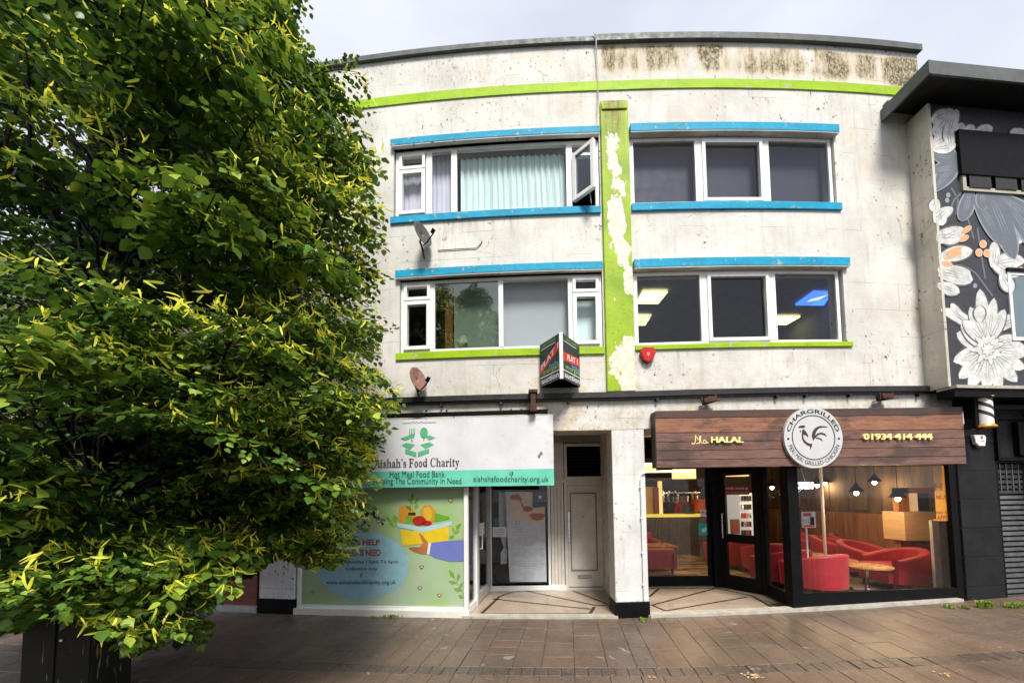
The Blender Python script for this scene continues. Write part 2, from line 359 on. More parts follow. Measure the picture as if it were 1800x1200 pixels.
# ================================================================== GROUND AND PAVEMENT
def pave_mat(name, a, b, wet0=.18, wet1=.55, joint=False):
    m = M(name); big = m.noise(.55, 5, .6); c = m.mix(m.ramp(big, .32, .68), a, b); c = m.mix(m.ramp(m.noise(1.6, 6, .7, (1, .7, 1)), .46, .64, 0, .55), c, tuple(x*.45 for x in a))
    inf = m.n('ShaderNodeObjectInfo'); hv = m.n('ShaderNodeHueSaturation')
    m.l(m.ramp(inf.outputs['Random'], 0, 1, .88, 1.12), hv.inputs['Value']); m.l(m.ramp(inf.outputs['Random'], 0, 1, .8, 1.15), hv.inputs['Saturation']); m.l(c, hv.inputs['Color']); c = hv.outputs[0]
    c = m.mix(m.ramp(m.noise(60, 4, .8), .50, .64, 0, .6), c, (.34, .25, .18)); c = m.mix(m.ramp(m.noise(48, 4, .8), .55, .66, 0, .75), c, (.03, .024, .02))
    c = m.mix(m.ramp(m.noise(2.6, 6, .7), .50, .72, 0, .6), c, (.07, .054, .044)); c = m.mix(m.ramp(m.noise(34, 5, .8), .50, .66, 0, .65), c, (.10, .065, .05))
    c = m.mix(m.ramp(m.noise(7, 2), .70, .73), c, (.25, .23, .19))
    wet = m.ramp(m.noise(1.1, 5, .6, (1, .45, 1)), .38, .64)
    m.set(Base_Color=c, Roughness=m.ramp(wet, 0, 1, wet0, wet1), Specular_IOR_Level=.6, Coat_Weight=m.ramp(wet, .0, .8, .45, .05), Coat_Roughness=.34)
    m.bump(m.math('ADD', m.noise(120, 3, .7), m.math('MULTIPLY', m.noise(14, 4), 1.0)), .6, .008); return m.m
SLABM = pave_mat('wet_buff_paving', (.095, .062, .046), (.155, .104, .076), .30, .60)
SETTM = pave_mat('wet_dark_setts', (.045, .036, .032), (.10, .075, .062), .22, .6)
JOINT = mat('joint_grit', (.085, .064, .05), .6, var=.5, ns=12, bump=.5, bs=80)
g = MB(); g.add([(-150, -120, 0), (150, -120, 0), (150, 160, 0), (-150, 160, 0)], [(0, 1, 2, 3)])
obj('ground', g, mat('asphalt_ground', (.05, .048, .046), .45, var=.3, ns=2, bump=.4, bs=60), kind='structure')
def G(u, v, z=GZ):
    X = u+.133*(v-4.1); return Vector((X, v+.013*(X-2)**2, z+lift(X)))
mb = MB(); NU = 60
for i in range(NU):
    for j in range(6):
        u0, u1 = -13+28*i/NU, -13+28*(i+1)/NU; v0, v1 = 1.0+5.35*j/6, 1.0+5.35*(j+1)/6
        mb.add([G(u0, v0, GZ-.012), G(u1, v0, GZ-.012), G(u1, v1, GZ-.012), G(u0, v1, GZ-.012)], [(0, 1, 2, 3)])
pav = obj('pavement', mb, JOINT, kind='structure')
def slab_mb(u0, u1, v0, v1, dz=0.0, tilt=(0, 0), e=.003, h=.012):
    u0 += .0022; u1 -= .0022; v0 += .0022; v1 -= .0022; r = .004; vs = []
    for zz, q in ((GZ-h, 0), (GZ-.003, 0), (GZ, r)):
        for u, v, a, b in ((u0+q, v0+q, -1, -1), (u1-q, v0+q, 1, -1), (u1-q, v1-q, 1, 1), (u0+q, v1-q, -1, 1)):
            vs.append(G(u, v, zz+dz+tilt[0]*a+tilt[1]*b))
    f = [(8, 9, 10, 11)]
    for k in range(2):
        for i in range(4): f.append((4*k+i, 4*k+(i+1) % 4, 4*k+4+(i+1) % 4, 4*k+4+i))
    return MB().add(vs, f)
rest = MB(); u = -6.6; n = 0
VB0, VB1 = 4.02, 4.21
while u < 8.2:
    w = random.choice((.34, .30, .21, .34, .27)); v = VB1
    while v < 5.84:
        l = random.choice((.27, .34, .42, .48, .22)); v2 = min(v+l, 5.88)
        if 5.88-v2 < .14: v2 = 5.88
        s = slab_mb(u, u+w, v, v2, random.uniform(-.0016, .0016), (random.uniform(-.0012, .0012), random.uniform(-.0012, .0012)))
        if n < 298 and u > -5.9: obj('paving_slab', s, SLABM, pav, kind='structure'); n += 1
        else: rest.add(s.v, s.f)
        v = v2
    v = VB0
    for l in (.42, .5, .34, .5, .45, .5):
        s = slab_mb(u, u+w, v-l, v, random.uniform(-.002, .002)); v -= l; rest.add(s.v, s.f)
    u += w
obj('paving_slab_rest', rest, SLABM, pav, kind='stuff')
u = -6.6
while u < 8.2:
    w = .133
    obj('paving_sett', slab_mb(u, u+w, VB0, VB1, random.uniform(-.004, .003), (random.uniform(-.003, .003), random.uniform(-.002, .002))), SETTM, pav, kind='structure'); u += w

# ================================================================== CURVED BUILDING
XL, XR = -3.34, 6.66
bld = thing('curved_building', 'white rendered three storey building with curved front, lime stripe and blue window bands', 'building', (2, 6.4, 0))
wins = {}
def wall_mesh():
    mb = MB(); z0, z1 = 3.20, 8.90
    holes = [(-1.86, 1.36, 6.195, 7.315), (1.83, 5.08, 6.215, 7.315), (-1.75, 1.36, 4.018, 5.172), (1.83, 5.10, 4.018, 5.172)]
    xs = sorted(set([XL, XR]+[round(h[i], 3) for h in holes for i in (0, 1)]+[XL+.33*i for i in range(1, 31) if XL+.33*i < XR]))
    zs = sorted(set([z0, z1]+[h[i] for h in holes for i in (2, 3)]))
    for a, b in zip(xs, xs[1:]):
        for c, d in zip(zs, zs[1:]):
            mx_, mz = (a+b)/2, (c+d)/2
            if any(h[0] < mx_ < h[1] and h[2] < mz < h[3] for h in holes): continue
            mb.add([P(a, c), P(b, c), P(b, d), P(a, d)], [(0, 1, 2, 3)])
    for h in holes:
        seg = [x for x in xs if h[0]-1e-6 <= x <= h[1]+1e-6]; dpt = -.28
        for a, b in zip(seg, seg[1:]):
            mb.add([P(a, h[3]), P(b, h[3]), P(b, h[3], dpt), P(a, h[3], dpt)], [(0, 1, 2, 3)])
            mb.add([P(a, h[2], dpt), P(b, h[2], dpt), P(b, h[2]), P(a, h[2])], [(0, 1, 2, 3)])
        mb.add([P(h[0], h[2]), P(h[0], h[3]), P(h[0], h[3], dpt), P(h[0], h[2], dpt)], [(0, 1, 2, 3)])
        mb.add([P(h[1], h[2], dpt), P(h[1], h[3], dpt), P(h[1], h[3]), P(h[1], h[2])], [(0, 1, 2, 3)])
    # returns at both ends, back and roof
    for X, fl in ((XL, 0), (XR, 1)):
        q = [P(X, z0), P(X, z1), Vector((X, 16, z1+lift(X))), Vector((X, 16, z0+lift(X)))]
        mb.add(q, [(0, 1, 2, 3)] if not fl else [(3, 2, 1, 0)])
    return mb
obj('wall', wall_mesh(), WHITE, bld)
mb = MB(); xs = [XL+(XR-XL)*i/24 for i in range(25)]
for a, b in zip(xs, xs[1:]): mb.add([P(a, 8.80, -.02), P(b, 8.80, -.02), Vector((b, 16, 8.8+lift(b))), Vector((a, 16, 8.8+lift(a)))], [(0, 1, 2, 3)])
mb.box(XL, XR, 16, 16.2, 0, 8.8)
obj('roof', mb, FELT, bld)
mb = MB(); mb.sbox(FAC, XL-.02, 1.33, 8.845, 8.925, -.25, .055); mb.sbox(FAC, 1.33, XR+.03, 8.84, 8.94, -.25, .065); obj('roof_coping', mb, FELT, bld)
mb = MB(); mb.sbox(FAC, XL-.01, 6.45, 8.07, 8.215, -.05, .018); obj('lime_stripe', mb, LIME, bld)
mb = MB(); mb.sbox(FAC, 1.385, 1.805, 3.325, 7.86, -.05, .055, 2); obj('pilaster', mb, PEEL, bld, bevel=.012)
mb = MB(); mb.sbox(FAC, 1.40, 1.79, 7.70, 7.80, .055, .075, 2); obj('pilaster_cap', mb, PEEL, bld, bevel=.012)
for (a, b, c, d, o, nm, m_) in ((-1.89, 1.36, 7.315, 7.437, .075, 'window_hood', BLUE), (1.83, 5.12, 7.315, 7.455, .075, 'window_hood', BLUE), (-1.80, 1.36, 5.172, 5.303, .07, 'window_hood', BLUE), (1.83, 5.17, 5.172, 5.318, .07, 'window_hood', BLUE),
                         (-1.90, 1.36, 6.085, 6.195, .035, 'window_sill', BLUE), (1.83, 5.13, 6.10, 6.215, .035, 'window_sill', BLUE), (-1.80, 1.365, 3.905, 4.018, .03, 'window_sill', LIME), (1.825, 5.18, 3.945, 4.018, .03, 'window_sill', LIME)):
    hd = 'hood' in nm; mb = MB(); mb.sbox(FAC, a, b, c+(.014 if hd else 0), d, -.06, o); hh_ = obj(nm, mb, m_, bld, bevel=.006)
    if hd: obj('soffit', MB().sbox(FAC, a+.004, b-.004, c, c+.013, -.06, o-.006), WHITE, hh_)
# ledge above the shopfronts
mb = MB(); mb.sbox(FAC, -4.6, 7.05, 3.235, 3.315, -.2, .075); mb.sbox(FAC, -4.6, 7.05, 3.205, 3.236, -.2, .045); obj('shopfront_ledge', mb, LEAD, bld)
for X in (2.1, 2.85, 3.9, 4.35, 5.05, 5.6, 6.2, .8, -.2, -1.1): obj('ledge_clip', MB().sbox(FAC, X, X+.035, 3.165, 3.206, -.05, .05, 1), LEAD, bld)
# fascia wall below ledge
mb = MB(); mb.sbox(FAC, -4.6, 6.98, 2.77, 3.21, -.24, -.012); obj('shopfront_fascia', mb, WHITE, bld)
# piers
def pier(a, b, lab=None):
    m_ = MB(); m_.sbox(FAC, a, b, .26, 2.772, -.36, .0, 1)
    p = obj('pier', m_, PIERM, bld, bevel=.01)
    m_ = MB(); m_.sbox(FAC, a-.012, b+.012, .0, .262, -.37, .014, 1); obj('pier_base', m_, BLACK, p, bevel=.008)
PIERM = render_wall('white_painted_blockwork', (.74, .74, .73), False)
pier(1.44, 1.92); pier(-4.0, -3.40)
# white rim: block joints on the middle pier as recessed strips
mb = MB(); mb.sbox(FAC, 1.36, 1.95, 2.765, 2.79, -.3, .004, 1); obj('pier_head', mb, WHITE, bld)
# cable hanging over the parapet
mb = MB(); mb.tube([P(1.30, 8.95, .08), P(1.335, 8.86, .075), P(1.345, 8.5, .012), P(1.35, 7.9, .012), P(1.345, 7.5, .14)], .006, 5); mb.tube([P(1.335, 8.95, .08), P(1.345, 8.8, .07), P(1.365, 8.2, .03), P(1.365, 7.85, .012)], .005, 5); obj('roof_cable', mb, mat('pale_cable', (.5, .47, .42), .6), bld)
# thin cable from dish
mb = MB(); q = [FAC.px(x, y) for x, y in ((770, 441), (800, 439), (838, 437), (845, 430), (848, 424))]
mb.tube([P(a, b, .012) for a, b in q], .006, 5); obj('dish_cable', mb, RUSTY, bld)

# ---- windows
class FacW(Fac):
    def pt(s, u, z, off=0): return P(u, z, off+.06)
FACW = FacW()
def window(name, a, b, z0, z1, o=-.10):
    return obj(name, MB().frame(FACW, a, b, z0, z1, .05, o-.06, o), UPVC, bld)
def pane(win, a, b, z0, z1, o, m_=None): return obj('pane', MB().sbox(FACW, a, b, z0, z1, o-.012, o-.004), m_ or GLASS, win)
def sub(win, nm, mb, m_): return obj(nm, mb, m_, win)
# upper left: casement, fixed, wide fixed, open casement
z0, z1 = 6.20, 7.305
w = window('window', -1.84, 1.35, z0, z1)
for X in (-1.30, -.90, .90): sub(w, 'mullion', MB().sbox(FACW, X-.045, X+.045, z0+.05, z1-.05, -.16, -.098), UPVC)
sub(w, 'casement_frame', MB().frame(FACW, -1.78, -1.36, z0+.06, 6.98, .055, -.15, -.075), UPVC); sub(w, 'fanlight_frame', MB().frame(FACW, -1.78, -1.36, 7.0, z1-.05, .045, -.15, -.075), UPVC)
sub(w, 'transom', MB().sbox(FACW, .945, 1.30, 7.06, 7.10, -.16, -.09), UPVC)
for a, b, c, d in ((-1.74, -1.40, z0+.1, 6.94), (-1.74, -1.40, 7.04, z1-.09), (-1.25, -.95, z0+.05, z1-.05), (-.85, .855, z0+.05, z1-.05), (.945, 1.30, 7.10, z1-.05)): pane(w, a, b, c, d, -.12, GLASS)
# open casement swung outwards, hinged at its left
Hn = P(.96, 0, -.02); ang = math.radians(-48); dv = Vector((math.cos(ang), math.sin(ang)))
CS = Flat((Hn.x, Hn.y), (Hn.x+dv.x*.40, Hn.y+dv.y*.40)); lf = 0
mb = MB().frame(CS, 0, .40, 6.30, 7.05, .055, -.03, .03); sub(w, 'open_sash', mb, UPVC)
sub(w, 'pane', MB().sbox(CS, .055, .345, 6.355, 6.995, -.006, .004), GLASSR)
sub(w, 'stay', MB().tube([P(1.25, 6.30, -.12), CS.pt(.3, 6.31, 0)], .006, 5), STEEL)
# upper right
w = window('window', 1.845, 5.06, 6.222, 7.305)
def tri(w, z0, z1, gl):
    for X in (2.905, 3.975): sub(w, 'mullion', MB().sbox(FACW, X-.055, X+.055, z0+.05, z1-.05, -.165, -.096, 1), UPVC)
    sub(w, 'casement_frame', MB().frame(FACW, 2.962, 3.918, z0+.045, z1-.045, .05, -.15, -.075), UPVC)
    for a, b in ((1.895, 2.85), (3.012, 3.868), (4.03, 5.01)): pane(w, a, b, z0+.04, z1-.04, -.125, gl)
tri(w, 6.222, 7.305, GLASSD)
w = window('window', 1.845, 5.06, 4.025, 5.162); tri(w, 4.025, 5.162, GLASSD)
# lower left
z0, z1 = 4.025, 5.162; w = window('window', -1.74, 1.35, z0, z1)
for X in (-1.24, -.18, .88): sub(w, 'mullion', MB().sbox(FACW, X-.035, X+.035, z0+.05, z1-.05, -.16, -.098), UPVC)
for a, b, c in ((-1.69, -1.275, 4.84), (.915, 1.31, 4.86)):
    sub(w, 'casement_frame', MB().frame(FACW, a, b, z0+.05, c, .055, -.15, -.07), UPVC); sub(w, 'fanlight_frame', MB().frame(FACW, a, b, c+.02, z1-.05, .045, -.15, -.07), UPVC)
for a, b, c, d in ((-1.64, -1.32, z0+.1, 4.79), (-1.65, -1.32, 4.90, z1-.09), (.97, 1.26, z0+.1, 4.81), (.96, 1.27, 4.92, z1-.09), (-.145, .845, z0+.05, z1-.05)): pane(w, a, b, c, d, -.12)
pane(w, -1.205, -.215, z0+.05, z1-.05, -.12, glass('mirror_glass', (.8, .85, .8), 7.0))

# ---- rooms behind the windows
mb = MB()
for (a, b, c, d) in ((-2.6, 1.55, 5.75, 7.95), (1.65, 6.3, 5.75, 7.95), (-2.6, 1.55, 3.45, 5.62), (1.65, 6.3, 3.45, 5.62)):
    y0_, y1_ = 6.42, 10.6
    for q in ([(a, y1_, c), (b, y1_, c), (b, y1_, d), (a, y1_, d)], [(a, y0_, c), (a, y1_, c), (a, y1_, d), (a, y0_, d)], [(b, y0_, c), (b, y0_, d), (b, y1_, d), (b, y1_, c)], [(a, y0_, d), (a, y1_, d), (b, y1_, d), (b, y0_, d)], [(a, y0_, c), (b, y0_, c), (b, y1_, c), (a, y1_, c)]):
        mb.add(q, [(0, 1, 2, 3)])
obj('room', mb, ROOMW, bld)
def cloth(a, b, z0, z1, o, amp, n, tilt=0.0, wob=.25):
    mb = MB(); N = n*8
    for i in range(N+1):
        t = i/N; ph = 2*math.pi*n*t+wob*math.sin(11*t)+wob*2*math.sin(5*t+1)
        for z, k in ((z0, 1.15), ((z0+z1)/2, .95), (z1, .6)):
            mb.v.append(tuple(P(a+(b-a)*t+(z1-z)*tilt*t, z, o+amp*k*math.sin(ph)+amp*.5*math.sin(2.3*ph+z))))
    for i in range(N):
        for j in range(2): mb.f.append((3*i+j, 3*i+3+j, 3*i+4+j, 3*i+1+j))
    return mb
def curtain_mat(name, c):
    m = M(name); m.set(Base_Color=m.mix(m.ramp(m.noise(2, 4, .6, (5, 5, .4)), .3, .7), tuple(x*.82 for x in c), c), Roughness=.8); return m.m
MINT = curtain_mat('mint_curtain', (.60, .77, .77)); LILAC = curtain_mat('lilac_curtain', (.56, .58, .70))
def top(nm, mb, m_, lab, cat, **k):
    o = obj(nm, mb, m_, None, loc=k.pop('loc', mb.v[0]), **k); return tag(o, lab, cat)
top('curtain', cloth(-.82, .84, 6.2, 7.23, -.19, .022, 17, .03), MINT, 'mint green pleated curtain in the wide top floor window', 'curtain', smooth=True)
top('curtain', cloth(-1.28, -.93, 6.2, 7.33, -.20, .014, 5), LILAC, 'narrow lilac curtain behind the tall fixed pane of the top floor', 'curtain', smooth=True)
top('curtain', cloth(-1.80, -1.38, 6.2, 7.02, -.20, .008, 3), LILAC, 'lilac half curtain behind the small casement at the left of the top floor', 'curtain', smooth=True)
top('roller_blind', MB().sbox(FAC, 1.88, 5.03, 6.24, 7.30, -.24, -.225), BLIND, 'dark grey blind drawn down in the three part top floor window', 'blind')
top('roller_blind', MB().sbox(FAC, -.16, .86, 4.06, 5.15, -.24, -.225), GREYBLIND, 'pale grey roller blind pulled down behind the auction board', 'blind')
top('roller_blind', MB().sbox(FAC, .93, 1.30, 4.08, 4.84, -.24, -.225), MINT, 'small pale green blind in the casement beside the peeling green pilaster', 'blind')
top('curtain', MB().sbox(FAC, -1.09, -.97, 4.04, 5.17, -.24, -.21), mat('orange_brown_wood', (.36, .11, .02), .5, var=.4, ns=6), 'orange brown strip of wood standing behind the glass of the middle floor window', 'board')
top('roller_blind', MB().sbox(FAC, -.95, -.2, 4.06, 5.15, -.27, -.25), mat('pale_green_blind', (.46, .54, .50), .6, var=.08), 'pale green blind behind the glass that mirrors a tree', 'blind')
lt = thing('table_lamp', 'white table lamp on the window board of the middle floor', 'lamp', tuple(P(-.80, 4.06, -.19)))
c = P(-.80, 4.08, -.19); obj('lamp_shade', MB().lathe(c, [(.085, .12), (.045, .235), (.04, .235), (.08, .12)], 16), WHITEPRINT, lt, smooth=True); obj('lamp_stem', MB().lathe(c, [(.04, 0), (.035, .02), (.008, .03), (.008, .14)], 10), WHITEPRINT, lt, smooth=True)
PANELY = emis('yellow_ceiling_panel', (1, .92, .50), .85); PANELB = emis('sky_print_panel', (.10, .30, 1.0), .9); PANELW = emis('sky_print_cloud', (.8, .9, 1.0), .9)
def ceil_panel(pts, m_, lab):
    zc = 5.56; q = [onZ(x, y, zc) for x, y in pts]; mb = MB(); mb.add(q+[v+Vector((0, 0, .04)) for v in q], [(0, 1, 2, 3), (3, 2, 1, 0), (0, 4, 5, 1), (1, 5, 6, 2), (2, 6, 7, 3), (3, 7, 4, 0)])
    return top('ceiling_light', mb, m_, lab, 'ceiling light')
ceil_panel([(1118, 534), (1157, 534), (1174, 513), (1130, 513)], PANELY, 'yellow lit square ceiling panel, the larger of the two behind the left pane')
ceil_panel([(1112, 572), (1134, 572), (1145, 555), (1112, 555)], PANELY, 'small yellow lit ceiling panel deeper in the room behind the left pane')
ceil_panel([(1366, 571), (1382, 571), (1407, 557), (1366, 557)], PANELY, 'yellow lit ceiling panel low in the pane nearest the blank wall')
o = ceil_panel([(1398, 537), (1448, 537), (1463, 515), (1430, 514)], PANELB, 'blue sky printed ceiling light panel glowing behind the right pane')
q = [onZ(x, y, 5.555) for x, y in ((1418, 531), (1440, 527), (1456, 518), (1444, 521), (1425, 526))]; obj('cloud_print', MB().add(q, [(0, 1, 2, 3, 4)]), PANELW, o)

# ---- left entrance recess
def plane_part(nm, S, u0, u1, z0, z1, o0, o1, m_, parent, **k): return obj(nm, MB().sbox(S, u0, u1, z0, z1, o0, o1), m_, parent, **k)
shop = bld
# side walls / ceiling / partition
mb = MB(); mb.box(1.62, 1.93, 6.3, 7.62, .05, 2.95); mb.box(1.62, 1.95, 7.62, 16, .05, 3.15); obj('partition_wall', mb, WHITE, bld)
mb = MB(); mb.box(-.9, 1.64, 6.12, 7.6, 2.93, 2.97); mb.box(1.9, 6.9, 6.2, 7.75, 2.93, 2.97); obj('entrance_ceiling', mb, CREAM, bld)
BK = Flat((-.5, 7.52), (1.7, 7.52))       # back plane of left entrance
def bu(px, py=950): return BK.px(px, py)[0]
def bz(px, py): return BK.px(px, py)[1]
sw = obj('shop_window', MB().frame(BK, bu(860), bu(968), .12, 2.05, .045, -.05, 0), UPVC, bld)
obj('pane', MB().sbox(BK, bu(860)+.04, bu(968)-.04, .2, 2.02, -.03, -.02), GLASS, sw)
obj('bottom_rail', MB().sbox(BK, bu(858), bu(994), .06, .165, -.05, .02), UPVC, sw)
obj('transom', MB().sbox(BK, bu(858), bu(1068), 2.05, 2.11, -.05, .015), CREAM, sw)
obj('clerestory_board', MB().sbox(BK, bu(858), bu(993), 2.11, 2.80, -.05, -.01), CREAM, sw)
bw_ = (bu(992)-bu(969))/4
for i in range(4): obj('board', MB().sbox(BK, bu(969)+bw_*i+.003, bu(969)+bw_*(i+1)-.003, .165, 2.05, -.05, -.005-.003*(i % 2)), CREAM, bld)
obj('header_board', MB().sbox(BK, bu(862), bu(1072), 2.80, 2.93, -.05, .03), mat('grey_header', (.32, .31, .29), .6, var=.3, ns=8), bld)
# vent over door
v = obj('vent_frame', MB().frame(BK, bu(994), bu(1066), 2.11, 2.78, .05, -.05, .012), CREAM, bld)
obj('vent_back', MB().sbox(BK, bu(994)+.05, bu(1066)-.05, 2.15, 2.74, -.09, -.07), DARK, v)
for i in range(9):
    z = 2.17+i*.062; a, b = bu(994)+.05, bu(1066)-.05
    obj('slat', MB().add([BK.pt(a, z, -.01), BK.pt(b, z, -.01), BK.pt(b, z+.045, -.05), BK.pt(a, z+.045, -.05)], [(0, 1, 2, 3), (3, 2, 1, 0)]), BLACK, v)
# door
df = obj('door_frame', MB().frame(BK, bu(993), bu(1067), .06, 2.05, .055, -.06, .01), CREAM, bld)
dr = obj('door', MB().sbox(BK, bu(993)+.06, bu(1067)-.06, .13, 1.99, -.05, -.012), CREAM, bld, bevel=.004)
a, b = bu(1003), bu(1050)
obj('panel_moulding', MB().frame(BK, a, b, .42, 1.86, .018, -.02, .0), GREY3, dr); obj('door_panel', MB().sbox(BK, a+.03, b-.03, .45, 1.83, -.02, -.004), CREAM, dr, bevel=.004)
obj('letterbox', MB().frame(BK, bu(1015), bu(1038), .29, .34, .008, -.02, .004), GREY3, dr); obj('spyhole', MB().sbox(BK, bu(1025), bu(1027), 1.40, 1.415, -.02, .004), BLACK, dr)
obj('handle', MB().sbox(BK, bu(999), bu(1002), .95, 1.5, -.02, .012), STEEL, dr)
# side glazing from facade to back
LS = Flat((-.725, 5.99), (-.47, 7.50)); ll = LS.len
sg = obj('side_window', MB().frame(LS, 0, ll*.38, .08, 2.4, .06, -.03, .03, .10), UPVC, bld); obj('pane', MB().sbox(LS, .06, ll*.38-.05, .18, 2.34, -.005, .005), GLASS, sg)
sdn = obj('glazed_door', MB().frame(LS, ll*.40, ll*.96, .09, 2.4, .07, -.03, .03, .16), ALLOY, bld); obj('pane', MB().sbox(LS, ll*.40+.07, ll*.96-.07, .25, 2.33, -.005, .005), GLASS, sdn); obj('handle', MB().tube([LS.pt(ll*.46, .95, .035), LS.pt(ll*.46, .95, .07), LS.pt(ll*.46, 1.3, .07), LS.pt(ll*.46, 1.3, .035)], .012, 8), UPVC, sdn)
obj('notice', MB().sbox(LS, ll*.48, ll*.72, 1.15, 1.36, .006, .009), WHITEPRINT, sdn)
# mural panel frame (shop window left)
PN = Flat((-3.36, P(-3.36, 0).y+.03), (-.70, P(-.70, 0).y+.03))
fr = obj('shopfront_frame', MB().frame(PN, 0, PN.len, .13, 1.99, .055, -.06, .02, .05), UPVC, bld)
obj('shopfront_sill', MB().sbox(FAC, -3.40, -.68, .03, .135, -.1, .02), CREAM, bld)
# terrazzo floors
TERR = M('terrazzo'); c = TERR.mix(TERR.ramp(TERR.noise(2.2, 5), .3, .7), (.36, .27, .20), (.47, .38, .30)); c = TERR.mix(TERR.ramp(TERR.noise(120, 2), .56, .64), c, (.16, .11, .08)); c = TERR.mix(TERR.ramp(TERR.noise(4, 5, .7), .56, .72, 0, .5), c, (.2, .15, .11)); TERR.set(Base_Color=c, Roughness=TERR.ramp(TERR.noise(1.5, 3), .3, .7, .12, .4)); TERR = TERR.m
def floor_poly(pts, z, m_, nm, parent=None, th=.05):
    mb = MB(); q = [Vector((x, y, z)) for x, y in pts]
    class H:
        def pt(s, u, v, o=0): return Vector((u, v, z+o))
    t = MB(); t.poly(H(), pts, 0, px=False, thick=th); return obj(nm, t, m_, parent)
t1 = floor_poly([(-.78, P(-.78, 0).y-.03), (1.46, P(1.46, 0).y-.03), (1.62, 6.32), (1.62, 7.5), (-.49, 7.5)], .075, TERR, 'terrazzo_step', bld)
t2 = floor_poly([(1.9, P(1.9, 0).y-.03), (4.1, P(4.1, 0).y-.02), (4.22, 6.85), (3.80, 7.63), (1.9, 7.63)], .085, TERR, 'terrazzo_step', bld)
STRIP = flat('dark_terrazzo_strip', (.045, .038, .035), .3); EDGE = mat('pale_stone_edge', (.45, .42, .36), .6, var=.3, ns=8)
class HZ:
    def __init__(s, z): s.z = z
    def pt(s, u, v, o=0): return Vector((u, v, s.z+o))
def strips(par, z, lines, w=.035):
    for ln in lines:
        q = [onZ(x, y, z) for x, y in ln]; obj('inlay_strip', MB().stroke(HZ(z), [(p.x, p.y) for p in q], w, .003, px=False), STRIP, par)
strips(t1, .075, [[(846, 1078), (878, 1048), (902, 1039), (1000, 1036)], [(846, 1078), (1037, 1078)], [(866, 1052), (1038, 1070)], [(925, 1038), (1045, 1063), (1068, 1064)], [(1008, 1038), (1068, 1061)], [(1037, 1078), (1045, 1066)]], .05)
strips(t2, .085, [[(1170, 1075), (1360, 1068)], [(1170, 1073), (1312, 1049)], [(1146, 1063), (1256, 1034)], [(1146, 1063), (1170, 1073)], [(1142, 1048), (1158, 1034)], [(1360, 1068), (1322, 1047), (1262, 1033), (1142, 1034)]], .045)
obj('step_edge', MB().sbox(FAC, -.76, 1.46, .03, .079, -.10, .05), EDGE, bld); obj('step_edge', MB().sbox(FAC, 1.92, 6.7, .03, .084, -.12, .06), EDGE, bld)

# ---- right shopfront
RB = Flat((1.93, 7.64), (3.80, 7.64))
def ru(x, y=950): return RB.px(x, y)[0]
rw = obj('shop_window', MB().frame(RB, 0, ru(1250), .09, 2.9, .06, -.05, 0, .19), BLACK, bld); obj('pane', MB().sbox(RB, .06, ru(1250)-.05, .28, 2.84, -.03, -.02), GLASS, rw)
obj('transom', MB().sbox(RB, .06, ru(1250)-.05, 2.50, 2.88, -.05, .0), BLACK, rw)
obj('corner_post', MB().box(3.70, 3.855, 7.56, 7.70, .09, 2.9), BLACK, bld)
RD = Flat((3.81, 7.60), (4.235, 6.87)); rl = RD.len
dfr = obj('door_frame', MB().frame(RD, 0, rl, .09, 2.9, .07, -.05, .02, .05), BLACK, bld)
rd = obj('door', MB().frame(RD, .075, rl-.075, .14, 2.24, .10, -.03, .03, .20), BLACK, bld)
obj('middle_rail', MB().sbox(RD, .17, rl-.17, .93, 1.08, -.03, .028), BLACK, rd)
for a, b in ((.34, .93), (1.08, 2.14)): obj('pane', MB().sbox(RD, .17, rl-.17, a, b, -.005, .005), GLASS, rd)
obj('transom', MB().sbox(RD, .07, rl-.07, 2.24, 2.30, -.05, .02), BLACK, dfr)
obj('door_handle', MB().tube([RD.pt(.13, 1.0, .03), RD.pt(.13, 1.0, .07), RD.pt(.13, 1.45, .07), RD.pt(.13, 1.45, .03)], .012, 8), STEEL, rd)
RS = Flat((4.24, 6.85), (4.16, 6.06)); rsl = RS.len
rsw = obj('side_window', MB().frame(RS, 0, rsl, .10, 2.9, .04, -.03, .03, .19), BLACK, bld); obj('pane', MB().sbox(RS, .04, rsl-.04, .29, 2.86, -.005, .005), GLASS, rsw)
FW = Flat((4.10, P(4.10, 0).y+.02), (6.83, P(6.83, 0).y+.02)); fl_ = FW.len
LF = lift(5.5)
fw = obj('shop_window', MB().frame(FW, 0, fl_, .09+LF*.6, 2.5, .115, -.08, .0, .20), BLACK, bld); obj('pane', MB().sbox(FW, .115, fl_-.115, .29+LF*.6, 2.4, -.05, -.04), GLASS, fw)
obj('corner_post', MB().sbox(FW, -.06, .09, .05, 2.9, -.14, .012), BLACK, bld)

# ================================================================== NEIGHBOUR WITH MURAL
nb = thing('mural_building', 'building with black, grey and white flower mural, black flat canopy and black shopfront', 'building', (7, 7, 0))
MU = Flat((6.40, 5.83), (8.3, 6.01))
CHALK = render_wall('cream_side_render', (.62, .58, .49), True)
obj('side_wall', MB().box(6.37, 6.408, 5.815, 6.4, 3.34, 7.72), CHALK, nb)
MBG = mat('mural_charcoal', (.032, .032, .042), .6, var=.3, ns=6, bump=.2)
mw = MB(); mw.sbox(MU, .016, 4, 3.32, 7.73, -.1, 0); obj('mural_wall', mw, MBG, nb)
obj('bulk', MB().box(8.42, 14, 6.2, 16, 0, 7.68), BLACKWALL, nb)
obj('bulk_side', MB().box(6.75, 8.40, 6.45, 16, 3.4, 7.68), BLACKWALL, nb)
